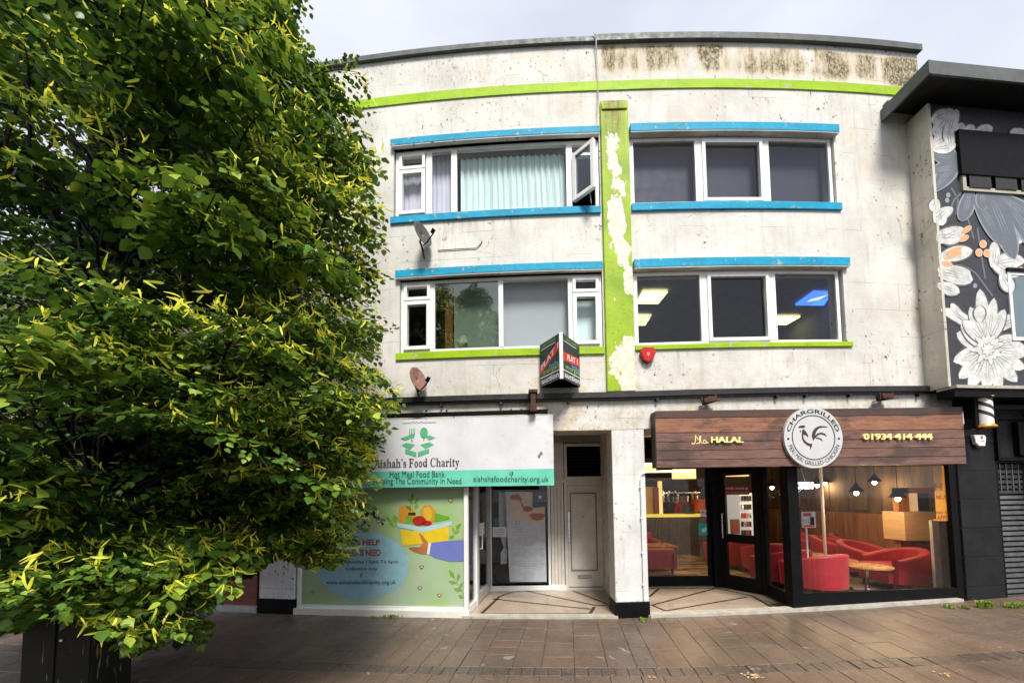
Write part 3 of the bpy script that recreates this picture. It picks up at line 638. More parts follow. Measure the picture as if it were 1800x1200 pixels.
# canopy
can = MB(); q0 = [(5.95, 6.25), (5.95, 5.38), (10.5, 5.82), (10.5, 6.6)]
class HZc:
    def pt(s, u, v, o=0): return Vector((u, v, 7.88+o))
can.poly(HZc(), q0, 0, px=False, thick=.17); obj('canopy', can, mat('canopy_soffit', (.02, .021, .022), .55, var=.5, ns=6), nb)
ed = MB(); CF = Flat((5.94, 5.375), (10.5, 5.815)); ed.sbox(CF, 0, 4.58, 7.70, 7.90, -.01, .02); CL = Flat((5.94, 6.25), (5.94, 5.36)); ed.sbox(CL, 0, .9, 7.70, 7.90, -.01, .02); obj('canopy_edge', ed, FELT, nb)
obj('gutter_outlet', MB().box(5.97, 6.09, 6.02, 6.12, 7.87, 8.0), FELT, nb, bevel=.01)
# mural artwork
MWH = mat('mural_white', (.66, .66, .64), .6, var=.40, ns=9, bump=.15); MGR = flat('mural_grey', (.125, .14, .17)); MGL = flat('mural_light_grey', (.26, .29, .33)); MLN = flat('mural_line_grey', (.09, .088, .095)); MPE = flat('mural_peach', (.75, .36, .17)); MPL = flat('mural_pale_peach', (.70, .50, .36)); MSH = flat('mural_shade', (.20, .195, .20))
A = {k: MB() for k in ('w', 'g', 'l', 'n', 'p', 'q', 's')}
AM = dict(w=MWH, g=MGR, l=MGL, n=MLN, p=MPE, q=MPL, s=MSH)
lay = [0]
def petal(cx, cy, ang, ln, wd, key='w', edge='n', curl=0.0, veins=2, base=0.0):
    lay[0] += 1; o = .002+lay[0]*.00012; a = math.radians(ang)
    def out(sc, off):
        pts = []
        for i in range(15):
            t = i/14; w = wd*1.25*sc*math.sin(math.pi*min(1, .08+t*.92)**1.25)**.55*.5*(1 if t < .999 else 0)
            pts.append((t, w))
        L_ = []
        for sgn in (1, -1):
            seq = pts if sgn == 1 else pts[::-1]
            for t, w in seq:
                r = base+t*ln*(1.0 if sc == 1 else 1.0)+(-.6 if sc < 1 and t > .5 else 0); bend = curl*t*t*ln
                x = r*math.cos(a)-(sgn*w+bend)*math.sin(a); y = r*math.sin(a)+(sgn*w+bend)*math.cos(a)
                L_.append((cx+x, cy+y))
        return L_
    f_ = obj('painted_petal', MB().poly(MU, out(.80, 0), o+.0004), AM[key], nb); obj('outline', MB().poly(MU, out(1.0, 0), o), AM[edge], f_)
    vm = MB()
    for v in range(veins):
        k = (v+1)/(veins+1)-.5; q = []
        for i in range(7):
            t = .1+.6*i/6; w = wd*k*math.sin(math.pi*t)**.7*.6; r = base+t*ln; x = r*math.cos(a)-(w+curl*t*t*ln)*math.sin(a); y = r*math.sin(a)+(w+curl*t*t*ln)*math.cos(a); q.append((cx+x, cy+y))
        vm.stroke(MU, q, .010, o+.0008, taper=True)
    if veins: obj('vein', vm, AM['s' if key == 'w' else edge], f_)
# large lower bloom
for a, ln, wd, cu in ((200, 62, 26, .1), (165, 66, 24, -.1), (145, 58, 24, .1), (128, 74, 26, .1), (112, 78, 26, .05), (92, 76, 24, 0), (74, 76, 26, 0), (55, 78, 26, -.1), (35, 74, 26, -.1), (14, 70, 24, -.1), (-8, 66, 24, .1), (-28, 62, 24, .2), (215, 66, 24, .15), (235, 70, 22, .2)): petal(1737, 612, a, ln, wd, curl=cu)
petal(1712, 580, 232, 66, 22, curl=-.35); petal(1757, 580, -50, 60, 24, curl=.4); petal(1700, 565, 205, 40, 20, curl=.4)
for a, ln, wd in ((262, 100, 24), (245, 74, 22), (278, 84, 20), (296, 70, 22), (225, 62, 22)): petal(1736, 606, a, ln, wd)
for a in range(0, 360, 24): petal(1737, 612, a+6, 27+6*math.sin(a*3), 9, veins=0)
for a in range(10, 360, 45): petal(1737, 614, a, 13, 6, veins=0)
petal(1722, 566, 270, 30, 20, veins=0)
# flowers above
for cx, cy, a, ln, wd, cu in ((1650, 470, 30, 56, 30, -.3), (1650, 480, 5, 62, 30, .1), (1650, 455, -20, 62, 26, .1), (1648, 500, 20, 42, 22, .0), (1648, 425, -35, 54, 26, .2), (1646, 415, 0, 46, 30, 0), (1644, 392, -60, 40, 22, .3), (1646, 365, 70, 34, 24, 0), (1647, 350, 110, 24, 20, 0),
                          (1745, 470, -80, 46, 20, -.1), (1745, 465, -20, 56, 28, .2), (1742, 455, 40, 60, 28, -.2), (1760, 480, 60, 40, 24, 0), (1800, 420, 190, 26, 24, 0), (1800, 395, 170, 22, 20, 0)): petal(cx, cy, a, ln, wd, curl=cu)
for x, y, a, ln in ((1686, 424, -30, 20), (1690, 410, -35, 22), (1660, 455, -22, 34), (1664, 445, -20, 30), (1655, 462, 10, 20), (1792, 470, 40, 18)): petal(x, y, a, ln, 8, 'p', 'q', veins=0)
for x, y in ((1728, 429), (1721, 444), (1735, 445)):
    lay[0] += 1; o = .003+lay[0]*.00012
    b_ = obj('painted_berry', MB().poly(MU, [(x+5*math.cos(t*.42), y+5.8*math.sin(t*.42)) for t in range(15)], o+.0005), MPE, nb); obj('outline', MB().poly(MU, [(x+6.6*math.cos(t*.42), y+7.4*math.sin(t*.42)) for t in range(15)], o), MPL, b_)
# grey-blue leaves
for cx, cy, a, ln, wd, cu in ((1706, 332, 100, 60, 24, .1), (1712, 345, 55, 100, 26, .08), (1735, 335, 62, 130, 34, .1), (1750, 340, 35, 100, 26, -.1), (1765, 350, 50, 120, 30, .1), (1725, 330, 85, 40, 20, 0), (1640, 335, -50, 72, 26, 0), (1640, 300, -10, 46, 24, 0), (1640, 272, 5, 44, 28, 0)): petal(cx, cy, a, ln, wd, 'g', 'l', curl=cu, veins=3)
A['g'].poly(MU, [(1645, 262), (1676, 262), (1683, 312), (1646, 322)], .0022)
for q in ([(1665, 380), (1678, 350), (1694, 335)], [(1680, 378), (1684, 350), (1672, 330)], [(1718, 400), (1722, 430), (1732, 490)], [(1700, 380), (1712, 420)], [(1745, 520), (1715, 480), (1700, 470)]): A['g'].stroke(MU, q, .03, .0024)
for x, y in ((1665, 352), (1667, 343), (1724, 515), (1714, 502)): A['l'].poly(MU, [(x+4*math.cos(t*.6), y+4.5*math.sin(t*.6)) for t in range(10)], .0026)
# top-left white bloom
for cx, cy, a, ln, wd, cu in ((1640, 255, -25, 50, 34, -.2), (1640, 236, -40, 56, 30, -.2), (1638, 215, -35, 44, 26, .2), (1640, 262, -5, 42, 22, -.1), (1668, 240, -85, 50, 22, .2), (1672, 262, -100, 44, 20, 0), (1684, 238, -70, 24, 18, 0), (1712, 236, -20, 36, 20, 0), (1700, 238, -60, 22, 18, 0), (1790, 250, -80, 26, 26, 0), (1778, 246, -60, 24, 18, 0)): petal(cx, cy, a, ln, wd, curl=cu)
for k in 'gl': obj('painted_background_shapes', A[k], AM[k], nb, kind='stuff')
# projecting black panel and windows
def mz(x, y): return MU.px(x, y)
a, zt = mz(1677, 233); _, zb = mz(1690, 312)
obj('dark_panel', MB().sbox(MU, a, 3.2, zb+.01, zt, 0.02, .06), BLACK, nb)
zt = mz(1700, 318)[1]; zb = mz(1700, 338)[1]; a = mz(1688, 325)[0]
wn_ = obj('window', MB().frame(MU, a, a+2, zb, zt+.2, .06, 0, .035), mat('beige_window_frame', (.42, .38, .31), .5), nb)
for i in range(3): obj('pane', MB().sbox(MU, a+.1+i*.45, a+.47+i*.45, zb+.05, zt+.1, .04, .045), DARK, wn_)
a, zt = mz(1768, 478); _, zb = mz(1768, 598)
wn_ = obj('window', MB().frame(MU, a, a+1.4, zb, zt, .05, 0, .02), UPVC, nb); obj('pane', MB().sbox(MU, a+.05, a+1.35, zb+.05, zt-.05, .004, .008), mat('grey_pane', (.14, .19, .21), .15, var=.1), wn_)
obj('window_head', MB().sbox(MU, a-.02, a+1.4, zt, zt+.05, 0, .04), BLACK, nb)
# ledge and black shopfront
LE = Flat((6.40, 5.80), (9.5, 6.09)); obj('ledge', MB().sbox(LE, -.0, 3, 3.30, 3.345, -.2, .06), EDGE, nb); obj('ledge_under', MB().sbox(LE, .0, 3, 3.18, 3.30, -.2, .03), BLACK, nb)
BP = Flat((6.85, P(6.85, 0).y-.0), (9.5, P(9.5, 0).y-.05))
def pb(x, y): return BP.px(x, y)
a = .0; b = pb(1752, 900)[0]
blk = MB(); zz = .0; rowi = 0
obj('pier', MB().sbox(BP, a, b+.05, 0, 3.2, -.3, -.012), JOINT, nb)
zs_ = [0, .36, .80, 1.24, 1.68, 2.12, 2.56, 3.18]
for i in range(7): obj('block', MB().sbox(BP, a, b+.05, zs_[i]+.004, zs_[i+1]-.004, -.1, random.uniform(-.002, .004)), BLACKWALL, nb, bevel=.004)
obj('fascia', MB().sbox(BP, b+.05, 3.2, 2.25, 3.2, -.3, -.02), BLACKWALL, nb)
a2 = pb(1762, 760)[0]; obj('fascia_frame', MB().frame(BP, b+.06, 3.2, 2.28, 2.98, .05, -.02, .04), BLACK, nb); obj('fascia_panel', MB().sbox(BP, pb(1782, 760)[0], 3.1, 2.36, 2.9, -.02, .06), BLACK, nb, bevel=.01)
SLAT = mat('grey_shutter_steel', (.23, .235, .24), .4, .6, var=.35, ns=6); SLATD = mat('shutter_dark', (.05, .05, .055), .5, .3)
obj('shutter_back', MB().sbox(BP, b+.08, 3.2, .1, 2.28, -.3, -.14), DARK, nb)
for i in range(26):
    z = .12+i*.082; obj('shutter_slat', MB().sbox(BP, b+.10, 3.1, z, z+.052, -.13, -.075-.01*(i % 2)), SLAT if i < 20 else SLATD, nb)
for i in range(14): obj('shutter_link', MB().sbox(BP, b+.12+i*.12, b+.135+i*.12, 1.78, 2.24, -.12, -.07), SLAT, nb)
obj('shutter_guide', MB().sbox(BP, b+.05, b+.10, .05, 2.26, -.14, -.01), BLACK, nb)

# ================================================================== LEFT NEIGHBOUR (behind the tree)
lb = thing('corner_shop', 'low building behind the tree with red brown boards under its shop window', 'building', (-6, 6.8, 0))
LX = [(-4.02, P(-4.02, 0).y), (-12, 7.9)]
LPl = Flat(LX[1], LX[0]); U1 = LPl.len
BEIGE = render_wall('beige_render', (.22, .20, .17), False)
obj('wall', MB().sbox(LPl, 0, U1+.65, 3.2, 6.6, -.5, -.05), BEIGE, lb); obj('parapet', MB().sbox(LPl, 0, U1+.62, 6.6, 6.72, -.5, .0), FELT, lb); obj('bulk', MB().box(-12, -3.6, 8.5, 16, 0, 6.4), BEIGE, lb)
obj('fascia', MB().sbox(LPl, 0, U1-.02, 2.55, 3.2, -.4, .0), BLACKWALL, lb)
rbm = mat('red_brown_board', (.20, .048, .03), .5, var=.35, ns=3, stretch=(1, 1, 8)); 
us = [U1-x for x in (.02, .80, 1.55, 2.3, 3.05, 3.8)]
for i in range(5):
    obj('riser_board', MB().sbox(LPl, us[i+1]+.03, us[i]-.03, .14, .78, -.1, -.03), rbm, lb); obj('mullion', MB().sbox(LPl, us[i+1]-.03, us[i+1]+.03, .12, 2.55, -.1, 0), ALLOY, lb)
    obj('pane', MB().sbox(LPl, us[i+1]+.03, us[i]-.03, .82, 2.5, -.08, -.07), GLASS, lb)
obj('rail', MB().sbox(LPl, us[5], us[0], .78, .82, -.1, -.005), ALLOY, lb); obj('shopfront_sill', MB().sbox(LPl, 0, U1, .03, .14, -.15, .03), ALLOY, lb); obj('shop_back', MB().sbox(LPl, 0, U1, .1, 2.6, -.9, -.85), DARK, lb)
for x0, x1, z0_, z1_, c_, lab in ((.35, .62, .95, 1.25, (.65, .18, .04), 'orange and white poster low in the shop window behind the tree'), (1.0, 1.3, 1.7, 2.0, (.08, .10, .5), 'blue poster high in the shop window behind the tree'), (1.7, 2.05, 1.0, 1.5, (.5, .5, .5), 'pale poster in the shop window behind the tree')):
    o = top('poster', MB().sbox(LPl, U1-x1, U1-x0, z0_, z1_, -.066, -.062), flat('poster_paper', c_), lab, 'poster')

# ================================================================== CHARITY BANNER
BN = Flat((-2.95, P(-2.95, 0).y-.13), (.57, P(.57, 0).y-.14)); bl = BN.len
bann = thing('charity_banner', 'white and mint green food charity banner stretched above the left shop', 'banner', tuple(BN.pt(0, 1.95)))
def cloth_panel(z0, z1, nz, m_, nm, parent, sag=True):
    mb = MB(); NX = 60
    for i in range(NX+1):
        for j in range(nz+1):
            u = bl*i/NX; z = z0+(z1-z0)*j/nz; o = .003*math.sin(u*2.1+z*3)*math.sin(z*2)+.0015*math.sin(u*9+2*z)
            du = bl-u; dz = 2.985-z                       # creases pulled from the upper right corner
            for k_, s0 in ((0, .55), (1, .36), (2, .80)):
                d_ = (dz-(s0*.9-du*.0)*(1-min(1, du/.5))**1.2*.9)
                o += .010*math.exp(-(d_/.028)**2)*max(0, 1-du/.55)
            zz = z-(.018*math.sin(math.pi*u/bl) if sag and j == nz else 0)
            mb.v.append(tuple(BN.pt(u, zz, o+.012)))
    n_ = nz+1
    for i in range(NX):
        for j in range(nz): mb.f.append((i*n_+j, (i+1)*n_+j, (i+1)*n_+j+1, i*n_+j+1))
    return obj(nm, mb, m_, parent, smooth=True)
BW = M('banner_vinyl'); c = BW.mix(BW.ramp(BW.noise(2.5, 5), .3, .7), (.60, .61, .64), (.72, .72, .75)); c = BW.mix(BW.ramp(BW.noise(14, 4), .6, .7, 0, .3), c, (.42, .43, .45)); BW.set(Base_Color=c, Roughness=.4); BW.bump(BW.noise(5, 3), .2, .01); BW = BW.m
BG = M('banner_mint'); BG.set(Base_Color=BG.mix(BG.ramp(BG.noise(3, 4), .3, .7), (.115, .52, .38), (.17, .62, .47)), Roughness=.4); BG = BG.m
cloth_panel(2.195, 2.985, 22, BW, 'white_cloth', bann); cloth_panel(1.955, 2.195, 6, BG, 'mint_cloth', bann, False)
obj('backing_board', MB().sbox(BN, .0, bl-.01, 1.975, 2.96, -.09, -.012), mat('board_edge', (.05, .05, .05), .6), bann)
SERIF = flat('dark_plum_print', (.05, .03, .05)); DG = flat('dark_green_print', (.03, .10, .075)); LOGO = flat('logo_green', (.09, .42, .20))
O = .0195
sb = MB()
# hand-drawn roman letters: stems, hairlines and serifs as polygons on a 0..1 grid
GL = {
 'A': (.78, [[(.02,0),(.30,0),(.30,.05),(.2,.06),(.27,.25),(.50,.25),(.57,.06),(.5,.05),(.5,0),(.78,0),(.78,.05),(.71,.07),(.45,.72),(.38,.72),(.13,.07),(.02,.05)]], [[(.28,.31),(.375,.56),(.48,.31)]]),
 'i': (.32, [[(.03,0),(.29,0),(.29,.04),(.23,.06),(.23,.48),(.03,.46),(.03,.42),(.09,.4),(.09,.06),(.03,.04)], [(.08,.58),(.16,.54),(.24,.58),(.24,.66),(.16,.7),(.08,.66)]], []),
 's': (.42, [[(.04,.16),(.04,0),(.1,.03),(.22,-.01),(.34,.03),(.38,.14),(.34,.24),(.16,.34),(.15,.4),(.22,.43),(.3,.4),(.33,.32),(.36,.32),(.36,.47),(.31,.45),(.2,.49),(.08,.45),(.03,.35),(.07,.26),(.26,.15),(.27,.08),(.2,.04),(.12,.07),(.07,.16)]], []),
 'h': (.58, [[(.02,0),(.27,0),(.27,.04),(.22,.06),(.22,.36),(.28,.42),(.35,.4),(.37,.34),(.37,.06),(.32,.04),(.32,0),(.57,0),(.57,.04),(.51,.06),(.51,.36),(.47,.46),(.38,.49),(.29,.47),(.22,.42),(.22,.73),(.02,.71),(.02,.67),(.08,.65),(.08,.06),(.02,.04)]], []),
 'a': (.5, [[(.04,.1),(.1,.01),(.2,-.01),(.3,.05),(.35,0),(.49,0),(.49,.04),(.43,.06),(.43,.36),(.38,.45),(.24,.49),(.1,.45),(.05,.37),(.1,.31),(.17,.35),(.18,.42),(.24,.44),(.29,.38),(.29,.3),(.14,.24),(.05,.18)]], []),
 "'": (.26, [[(.08,.46),(.16,.52),(.18,.6),(.08,.62),(.07,.7),(.15,.74),(.22,.7),(.23,.58),(.18,.5)]], []),
 'F': (.62, [[(.02,0),(.34,0),(.34,.05),(.26,.07),(.26,.33),(.38,.34),(.42,.24),(.46,.24),(.46,.49),(.42,.49),(.38,.4),(.26,.39),(.26,.66),(.44,.66),(.53,.52),(.57,.52),(.56,.72),(.02,.72),(.02,.67),(.11,.65),(.11,.07),(.02,.05)]], []),
 'o': (.5, None, []), 'd': (.58, [[(.36,.06),(.24,-.01),(.12,.03),(.04,.14),(.04,.34),(.12,.45),(.24,.49),(.36,.44),(.36,.65),(.3,.67),(.3,.71),(.5,.73),(.5,.06),(.56,.04),(.56,0),(.36,0)]], []),
 'C': (.7, [[(.64,.5),(.6,.5),(.54,.64),(.4,.69),(.27,.62),(.21,.46),(.21,.26),(.28,.1),(.42,.04),(.56,.1),(.64,.22),(.67,.19),(.6,.05),(.4,-.02),(.2,.03),(.07,.17),(.04,.36),(.08,.56),(.22,.7),(.4,.74),(.54,.69),(.6,.73),(.64,.73)]], []),
 'r': (.44, [[(.02,0),(.3,0),(.3,.04),(.23,.06),(.23,.32),(.29,.39),(.31,.32),(.39,.32),(.43,.4),(.39,.48),(.3,.48),(.23,.4),(.22,.48),(.02,.46),(.02,.42),(.09,.4),(.09,.06),(.02,.04)]], []),
 't': (.36, [[(.34,.1),(.28,0),(.18,-.01),(.09,.04),(.08,.4),(.02,.41),(.02,.45),(.12,.52),(.18,.62),(.22,.62),(.22,.47),(.33,.47),(.33,.41),(.22,.41),(.22,.12),(.26,.06),(.31,.12)]], []),
 'y': (.52, [[(.02,.47),(.02,.43),(.07,.41),(.22,.05),(.16,-.12),(.1,-.12),(.04,-.11),(.03,-.19),(.1,-.23),(.18,-.2),(.24,-.08),(.43,.4),(.5,.43),(.5,.47),(.32,.47),(.32,.43),(.37,.41),(.29,.18),(.21,.41),(.27,.43),(.27,.47)]], []), ' ': (.26, [], [])}
tot = sum(GL[c_][0] for c_ in "Aishah's Food Charity"); u0_, zb_ = BN.px(657, 823, O); u1_, _ = BN.px(808, 818, O); _, zt_ = BN.px(730, 805, O); sc_ = (u1_-u0_)/tot; hs = (zt_-zb_)/.74*.94; x = 0; zb_ += .006
for c_ in "Aishah's Food Charity":
    wd, sh, ho = GL[c_]
    def mp2(p): return (u0_+(x+p[0])*sc_, zb_+p[1]*hs+.004)
    if c_ == 'o':
        ro = [mp2((.25+.21*math.cos(t), .24+.25*math.sin(t))) for t in [i*math.pi/8 for i in range(17)]]; ri = [mp2((.25+.075*math.cos(t), .24+.20*math.sin(t))) for t in [i*math.pi/8 for i in range(17)]]
        for i in range(16): sb.poly(BN, [ri[i], ro[i], ro[i+1], ri[i+1]], O, px=False)
    else:
        for pl in sh: sb.poly(BN, [mp2(p) for p in pl], O, px=False)
    x += wd
obj('lettering', sb, SERIF, bann)
wt = MB()
xx = 0
for c_ in "Aishah's Food Charity":
    if c_ == 'A': wt.poly(BN, [(u0_+(xx+p[0])*sc_, zb_+p[1]*hs+.004) for p in [(.29,.31),(.375,.55),(.46,.31)]], O+.0012, px=False)
    if c_ == 'd': wt.poly(BN, [(u0_+(xx+.26+.065*math.cos(i*.7))*sc_, zb_+(.24+.17*math.sin(i*.7))*hs+.004) for i in range(9)], O+.0012, px=False)
    if c_ == 'a': wt.poly(BN, [(u0_+(xx+.24+.055*math.cos(i*.7))*sc_, zb_+(.13+.07*math.sin(i*.7))*hs+.004) for i in range(9)], O+.0012, px=False)
    xx += GL[c_][0]
obj('letter_counter', wt, BW, bann)
obj('lettering', MB().text(BN, 'Hot Meal Food Bank', (685, 827, 782, 838), O+.003, bold=.0), DG, bann)
obj('lettering', MB().text(BN, 'Helping The Community In Need', (657, 839, 811, 853), O+.003, bold=.0), DG, bann)
obj('lettering', MB().text(BN, 'aishahsfoodcharity.org.uk', (832, 836, 965, 849), O+.003, bold=.0), DG, bann)
fc = BN.px(899, 831, O); obj('round_icon', MB().poly(BN, [(fc[0]+.029*math.cos(i*.4), fc[1]+.029*math.sin(i*.4)) for i in range(16)], O, px=False), DG, bann); obj('icon_letter', MB().text(BN, 'f', (896.5, 827, 901, 835), O+.001, bold=.02), BG, bann)
lg = MB()
def zpx(x, y): return (580+x/1800*420, 680+y/1200*280)          # zoomed crop to photo coordinates
def zp(l): return [zpx(*p) for p in l]
for pl in ([(567, 465), (650, 490), (650, 525), (567, 497)], [(662, 490), (747, 462), (747, 497), (662, 525)], [(540, 435), (580, 420), (640, 432), (600, 470)], [(745, 415), (785, 432), (720, 465), (680, 435)], [(530, 385), (600, 362), (600, 390), (560, 400)], [(720, 375), (750, 362), (795, 382), (745, 400)]): lg.poly(BN, zp(pl), O)
for x_ in (600, 613, 626, 637): lg.poly(BN, zp([(x_-3, 312), (x_+3, 312), (x_+3, 360), (x_-3, 360)]), O)
lg.poly(BN, zp([(597, 355), (640, 355), (632, 380), (620, 388), (622, 412), (612, 412), (612, 388), (602, 378)]), O)
lg.poly(BN, zp([(708+30*math.cos(i*.4), 345+42*math.sin(i*.4)) for i in range(16)]), O); lg.poly(BN, zp([(703, 375), (713, 375), (711, 405), (704, 405)]), O)
obj('box_logo', lg, LOGO, bann)
obj('script_line', MB().stroke(BN, zp([(545, 272), (610, 270), (625, 258), (640, 275), (655, 258), (668, 272), (690, 262), (705, 268), (800, 264)]), .006, O), SERIF, bann)
obj('smudge', MB().poly(BN, zp([(1565, 515), (1580, 500), (1588, 518), (1575, 532)]), O).poly(BN, zp([(1580, 490), (1595, 485), (1605, 500), (1590, 508)]), O), GREY3, bann)
# black tube above it and brackets
tb = thing('awning_rail', 'long black rail with a rusty bracket above the charity banner', 'rail', tuple(P(-1, 3.05)))
a_ = BN.px(640, 733)[0]; obj('rail', MB().sbox(Flat((-2.9, P(-2.9, 0).y), (.53, P(.53, 0).y)), 0, 3.42, 3.0, 3.06, .10, .17), BLACK, tb, bevel=.008)
obj('bracket', MB().box(.24, .33, 5.68, 5.90, 3.02, 3.12).box(.25, .32, 5.74, 5.91, 3.12, 3.34).box(.22, .35, 5.72, 5.84, 3.30, 3.34), RUSTY, tb)
for X in (-.05, .1, -1.0, -1.3): obj('bolt', MB().box(X, X+.025, 5.86, 5.885, 3.06, 3.085), BLACK, tb)

# ================================================================== PAINTED WINDOW BOARD
pm = thing('painted_window_board', 'pale green painted board showing a hand holding a box of food', 'painted board', tuple(PN.pt(0, .15)))
GP = M('painted_green'); c = GP.mix(GP.ramp(GP.noise(1.1, 3, .5), .38, .62), (.30, .44, .19), (.38, .48, .36)); c = GP.mix(GP.ramp(GP.noise(2.2, 4, .6, (1, 1, 2)), .55, .7, 0, .6), c, (.42, .46, .20)); GP.set(Base_Color=c, Roughness=.35); GP = GP.m
obj('board', MB().sbox(PN, .05, PN.len-.05, .175, 1.945, -.05, -.01), GP, pm)
def q2(x, y): return (430+x/1800*420, 860+y/1029*240)
def q2l(l): return [q2(*p) for p in l]
PO = -.007
def paint(nm, c_, polys, o, strokes=None, w=.012):
    mb = MB()
    for p in polys: mb.poly(PN, q2l(p), o)
    for p in (strokes or []): mb.stroke(PN, q2l(p), w, o)
    return obj(nm, mb, flat('mural_'+nm, c_, .4), pm)
cl = []
import itertools
for i in range(72):
    a = 2*math.pi*i/72; r = 1+.045*abs(math.sin(a*9)); cl.append((885+345*r*math.cos(a)*(1+.0*math.sin(a)), 570+250*r*math.sin(a)))
paint('cloud', (.28, .50, .56), [cl], PO)
paint('leaf', (.16, .34, .03), [[(1240+dx-18, 75+dy), (1265+dx, 60+dy), (1285+dx-20, 110+dy), (1255+dx, 108+dy)] for dx, dy in ((0, 0), (-10, 55))]+[[(1262, 15), (1278, 50), (1265, 85), (1252, 50)], [(1300, 60), (1310, 85), (1280, 110), (1278, 85)], [(1300, 105), (1312, 130), (1285, 150), (1275, 128)]]+
      [[(1540, 600), (1575, 630), (1580, 668), (1548, 645)], [(1615, 625), (1625, 660), (1602, 690), (1598, 655)], [(1535, 690), (1570, 685), (1600, 705), (1565, 712)], [(1645, 690), (1640, 730), (1615, 745), (1622, 715)], [(1575, 745), (1610, 738), (1640, 758), (1605, 770)], [(1608, 795), (1635, 790), (1650, 815), (1625, 820)], [(1590, 270), (1635, 252), (1620, 290), (1598, 300)], [(1565, 275), (1580, 300), (1575, 325), (1562, 300)], [(1540, 350), (1580, 345), (1570, 368), (1548, 370)], [(1580, 315), (1620, 305), (1605, 330), (1588, 335)]]+
      [[(1060+dx, 195+dy), (1090+dx, 215+dy), (1100+dx, 245+dy), (1070+dx, 225+dy)] for dx, dy in ((0, 0), (50, 10), (30, 45), (60, -10))], PO+.001, [[(1262, 60), (1268, 150)], [(1570, 640), (1610, 720), (1650, 790)], [(1625, 260), (1560, 360)], [(1070, 200), (1160, 290)]], .006)
paint('bread', (.55, .26, .03), [[(1165, 130), (1215, 115), (1275, 150), (1290, 180), (1285, 260), (1160, 245)], [(1320, 160), (1350, 120), (1400, 115), (1440, 160), (1430, 240), (1340, 262)]], PO+.001)
paint('corn', (.62, .40, .03), [[(1350, 140), (1390, 125), (1415, 170), (1400, 235), (1345, 250)]], PO+.0015)
paint('greens', (.13, .34, .03), [[(1430, 175), (1540, 205), (1545, 222), (1430, 245)], [(1215, 200), (1265, 205), (1265, 255), (1215, 250)]], PO+.0015)
paint('jar_lid', (.04, .025, .02), [[(1232, 172), (1288, 172), (1288, 194), (1232, 196)]], PO+.002)
paint('tomato', (.36, .02, .015), [[(1315+52*math.cos(i*.4), 235+38*math.sin(i*.4)) for i in range(16)], [(1370+42*math.cos(i*.4), 252+20*math.sin(i*.4)) for i in range(16)]], PO+.002)
paint('box_front', (.70, .50, .02), [[(1172, 300), (1330, 315), (1540, 275), (1535, 385), (1390, 402), (1190, 425)]], PO+.002)
paint('box_flap', (.38, .58, .62), [[(1148, 248), (1330, 285), (1560, 238), (1560, 268), (1340, 322), (1152, 280)]], PO+.003)
paint('sleeve', (.15, .18, .48), [[(1400, 400), (1500, 388), (1652, 378), (1652, 540), (1540, 540), (1440, 515), (1392, 490)]], PO+.003)
paint('cuff', (.72, .72, .66), [[(1382, 398), (1405, 402), (1398, 440), (1392, 492), (1370, 485), (1376, 440)]], PO+.004)
paint('hand', (.42, .16, .05), [[(1312, 325), (1335, 340), (1360, 372), (1385, 398), (1380, 440), (1372, 484), (1330, 482), (1280, 468), (1235, 440), (1270, 430), (1320, 432), (1345, 405), (1330, 370)]], PO+.0045)
paint('hand_line', (.20, .05, .02), [], PO+.0052, [[(1240, 438), (1300, 445), (1335, 440)], [(1255, 452), (1310, 458)]], .006)
hs_ = [(1010, 240, 18), (1552, 80, 20), (1333, 583, 16), (1320, 740, 16), (1468, 795, 16), (508, 770, 13)]
paint('heart_outline', (.25, .07, .04), [], PO+.001, [[(x+r*.95*math.sin(t)**3*1.0, y-r*.9*(13*math.cos(t)-5*math.cos(2*t)-2*math.cos(3*t)-math.cos(4*t))/16) for t in [i*.35 for i in range(19)]] for x, y, r in hs_], .009)
paint('heart', (.62, .56, .40), [[(x+r*.6*math.sin(t)**3, y-r*.6*(13*math.cos(t)-5*math.cos(2*t)-2*math.cos(3*t)-math.cos(4*t))/16) for t in [i*.42 for i in range(15)]] for x, y, r in hs_], PO+.0008)
def q2r(x0, y0, x1, y1): a, b = q2(x0, y0); c_, d = q2(x1, y1); return (a, b, c_, d)
RT = flat('red_print', (.33, .02, .02)); NT = flat('navy_print', (.02, .03, .06))
obj('lettering', MB().text(PN, "LET'S HELP", q2r(745, 372, 1018, 420), PO+.001, bold=.03), RT, pm); obj('lettering', MB().text(PN, "WHO IS NEED", q2r(735, 450, 1025, 500), PO+.001, bold=.03), RT, pm)
obj('lettering', MB().text(PN, "Every Wednesday | 5pm To 6pm", q2r(600, 530, 1155, 562), PO+.001, bold=.015), NT, pm); obj('lettering', MB().text(PN, "Collection only", q2r(762, 582, 1000, 615), PO+.001, bold=.015), NT, pm)
obj('lettering', MB().text(PN, "f", q2r(870, 628, 886, 660), PO+.001, bold=.03), NT, pm); obj('lettering', MB().text(PN, "www.aishahsfoodcharity.org.uk", q2r(612, 682, 1142, 722), PO+.001, bold=.015), NT, pm)

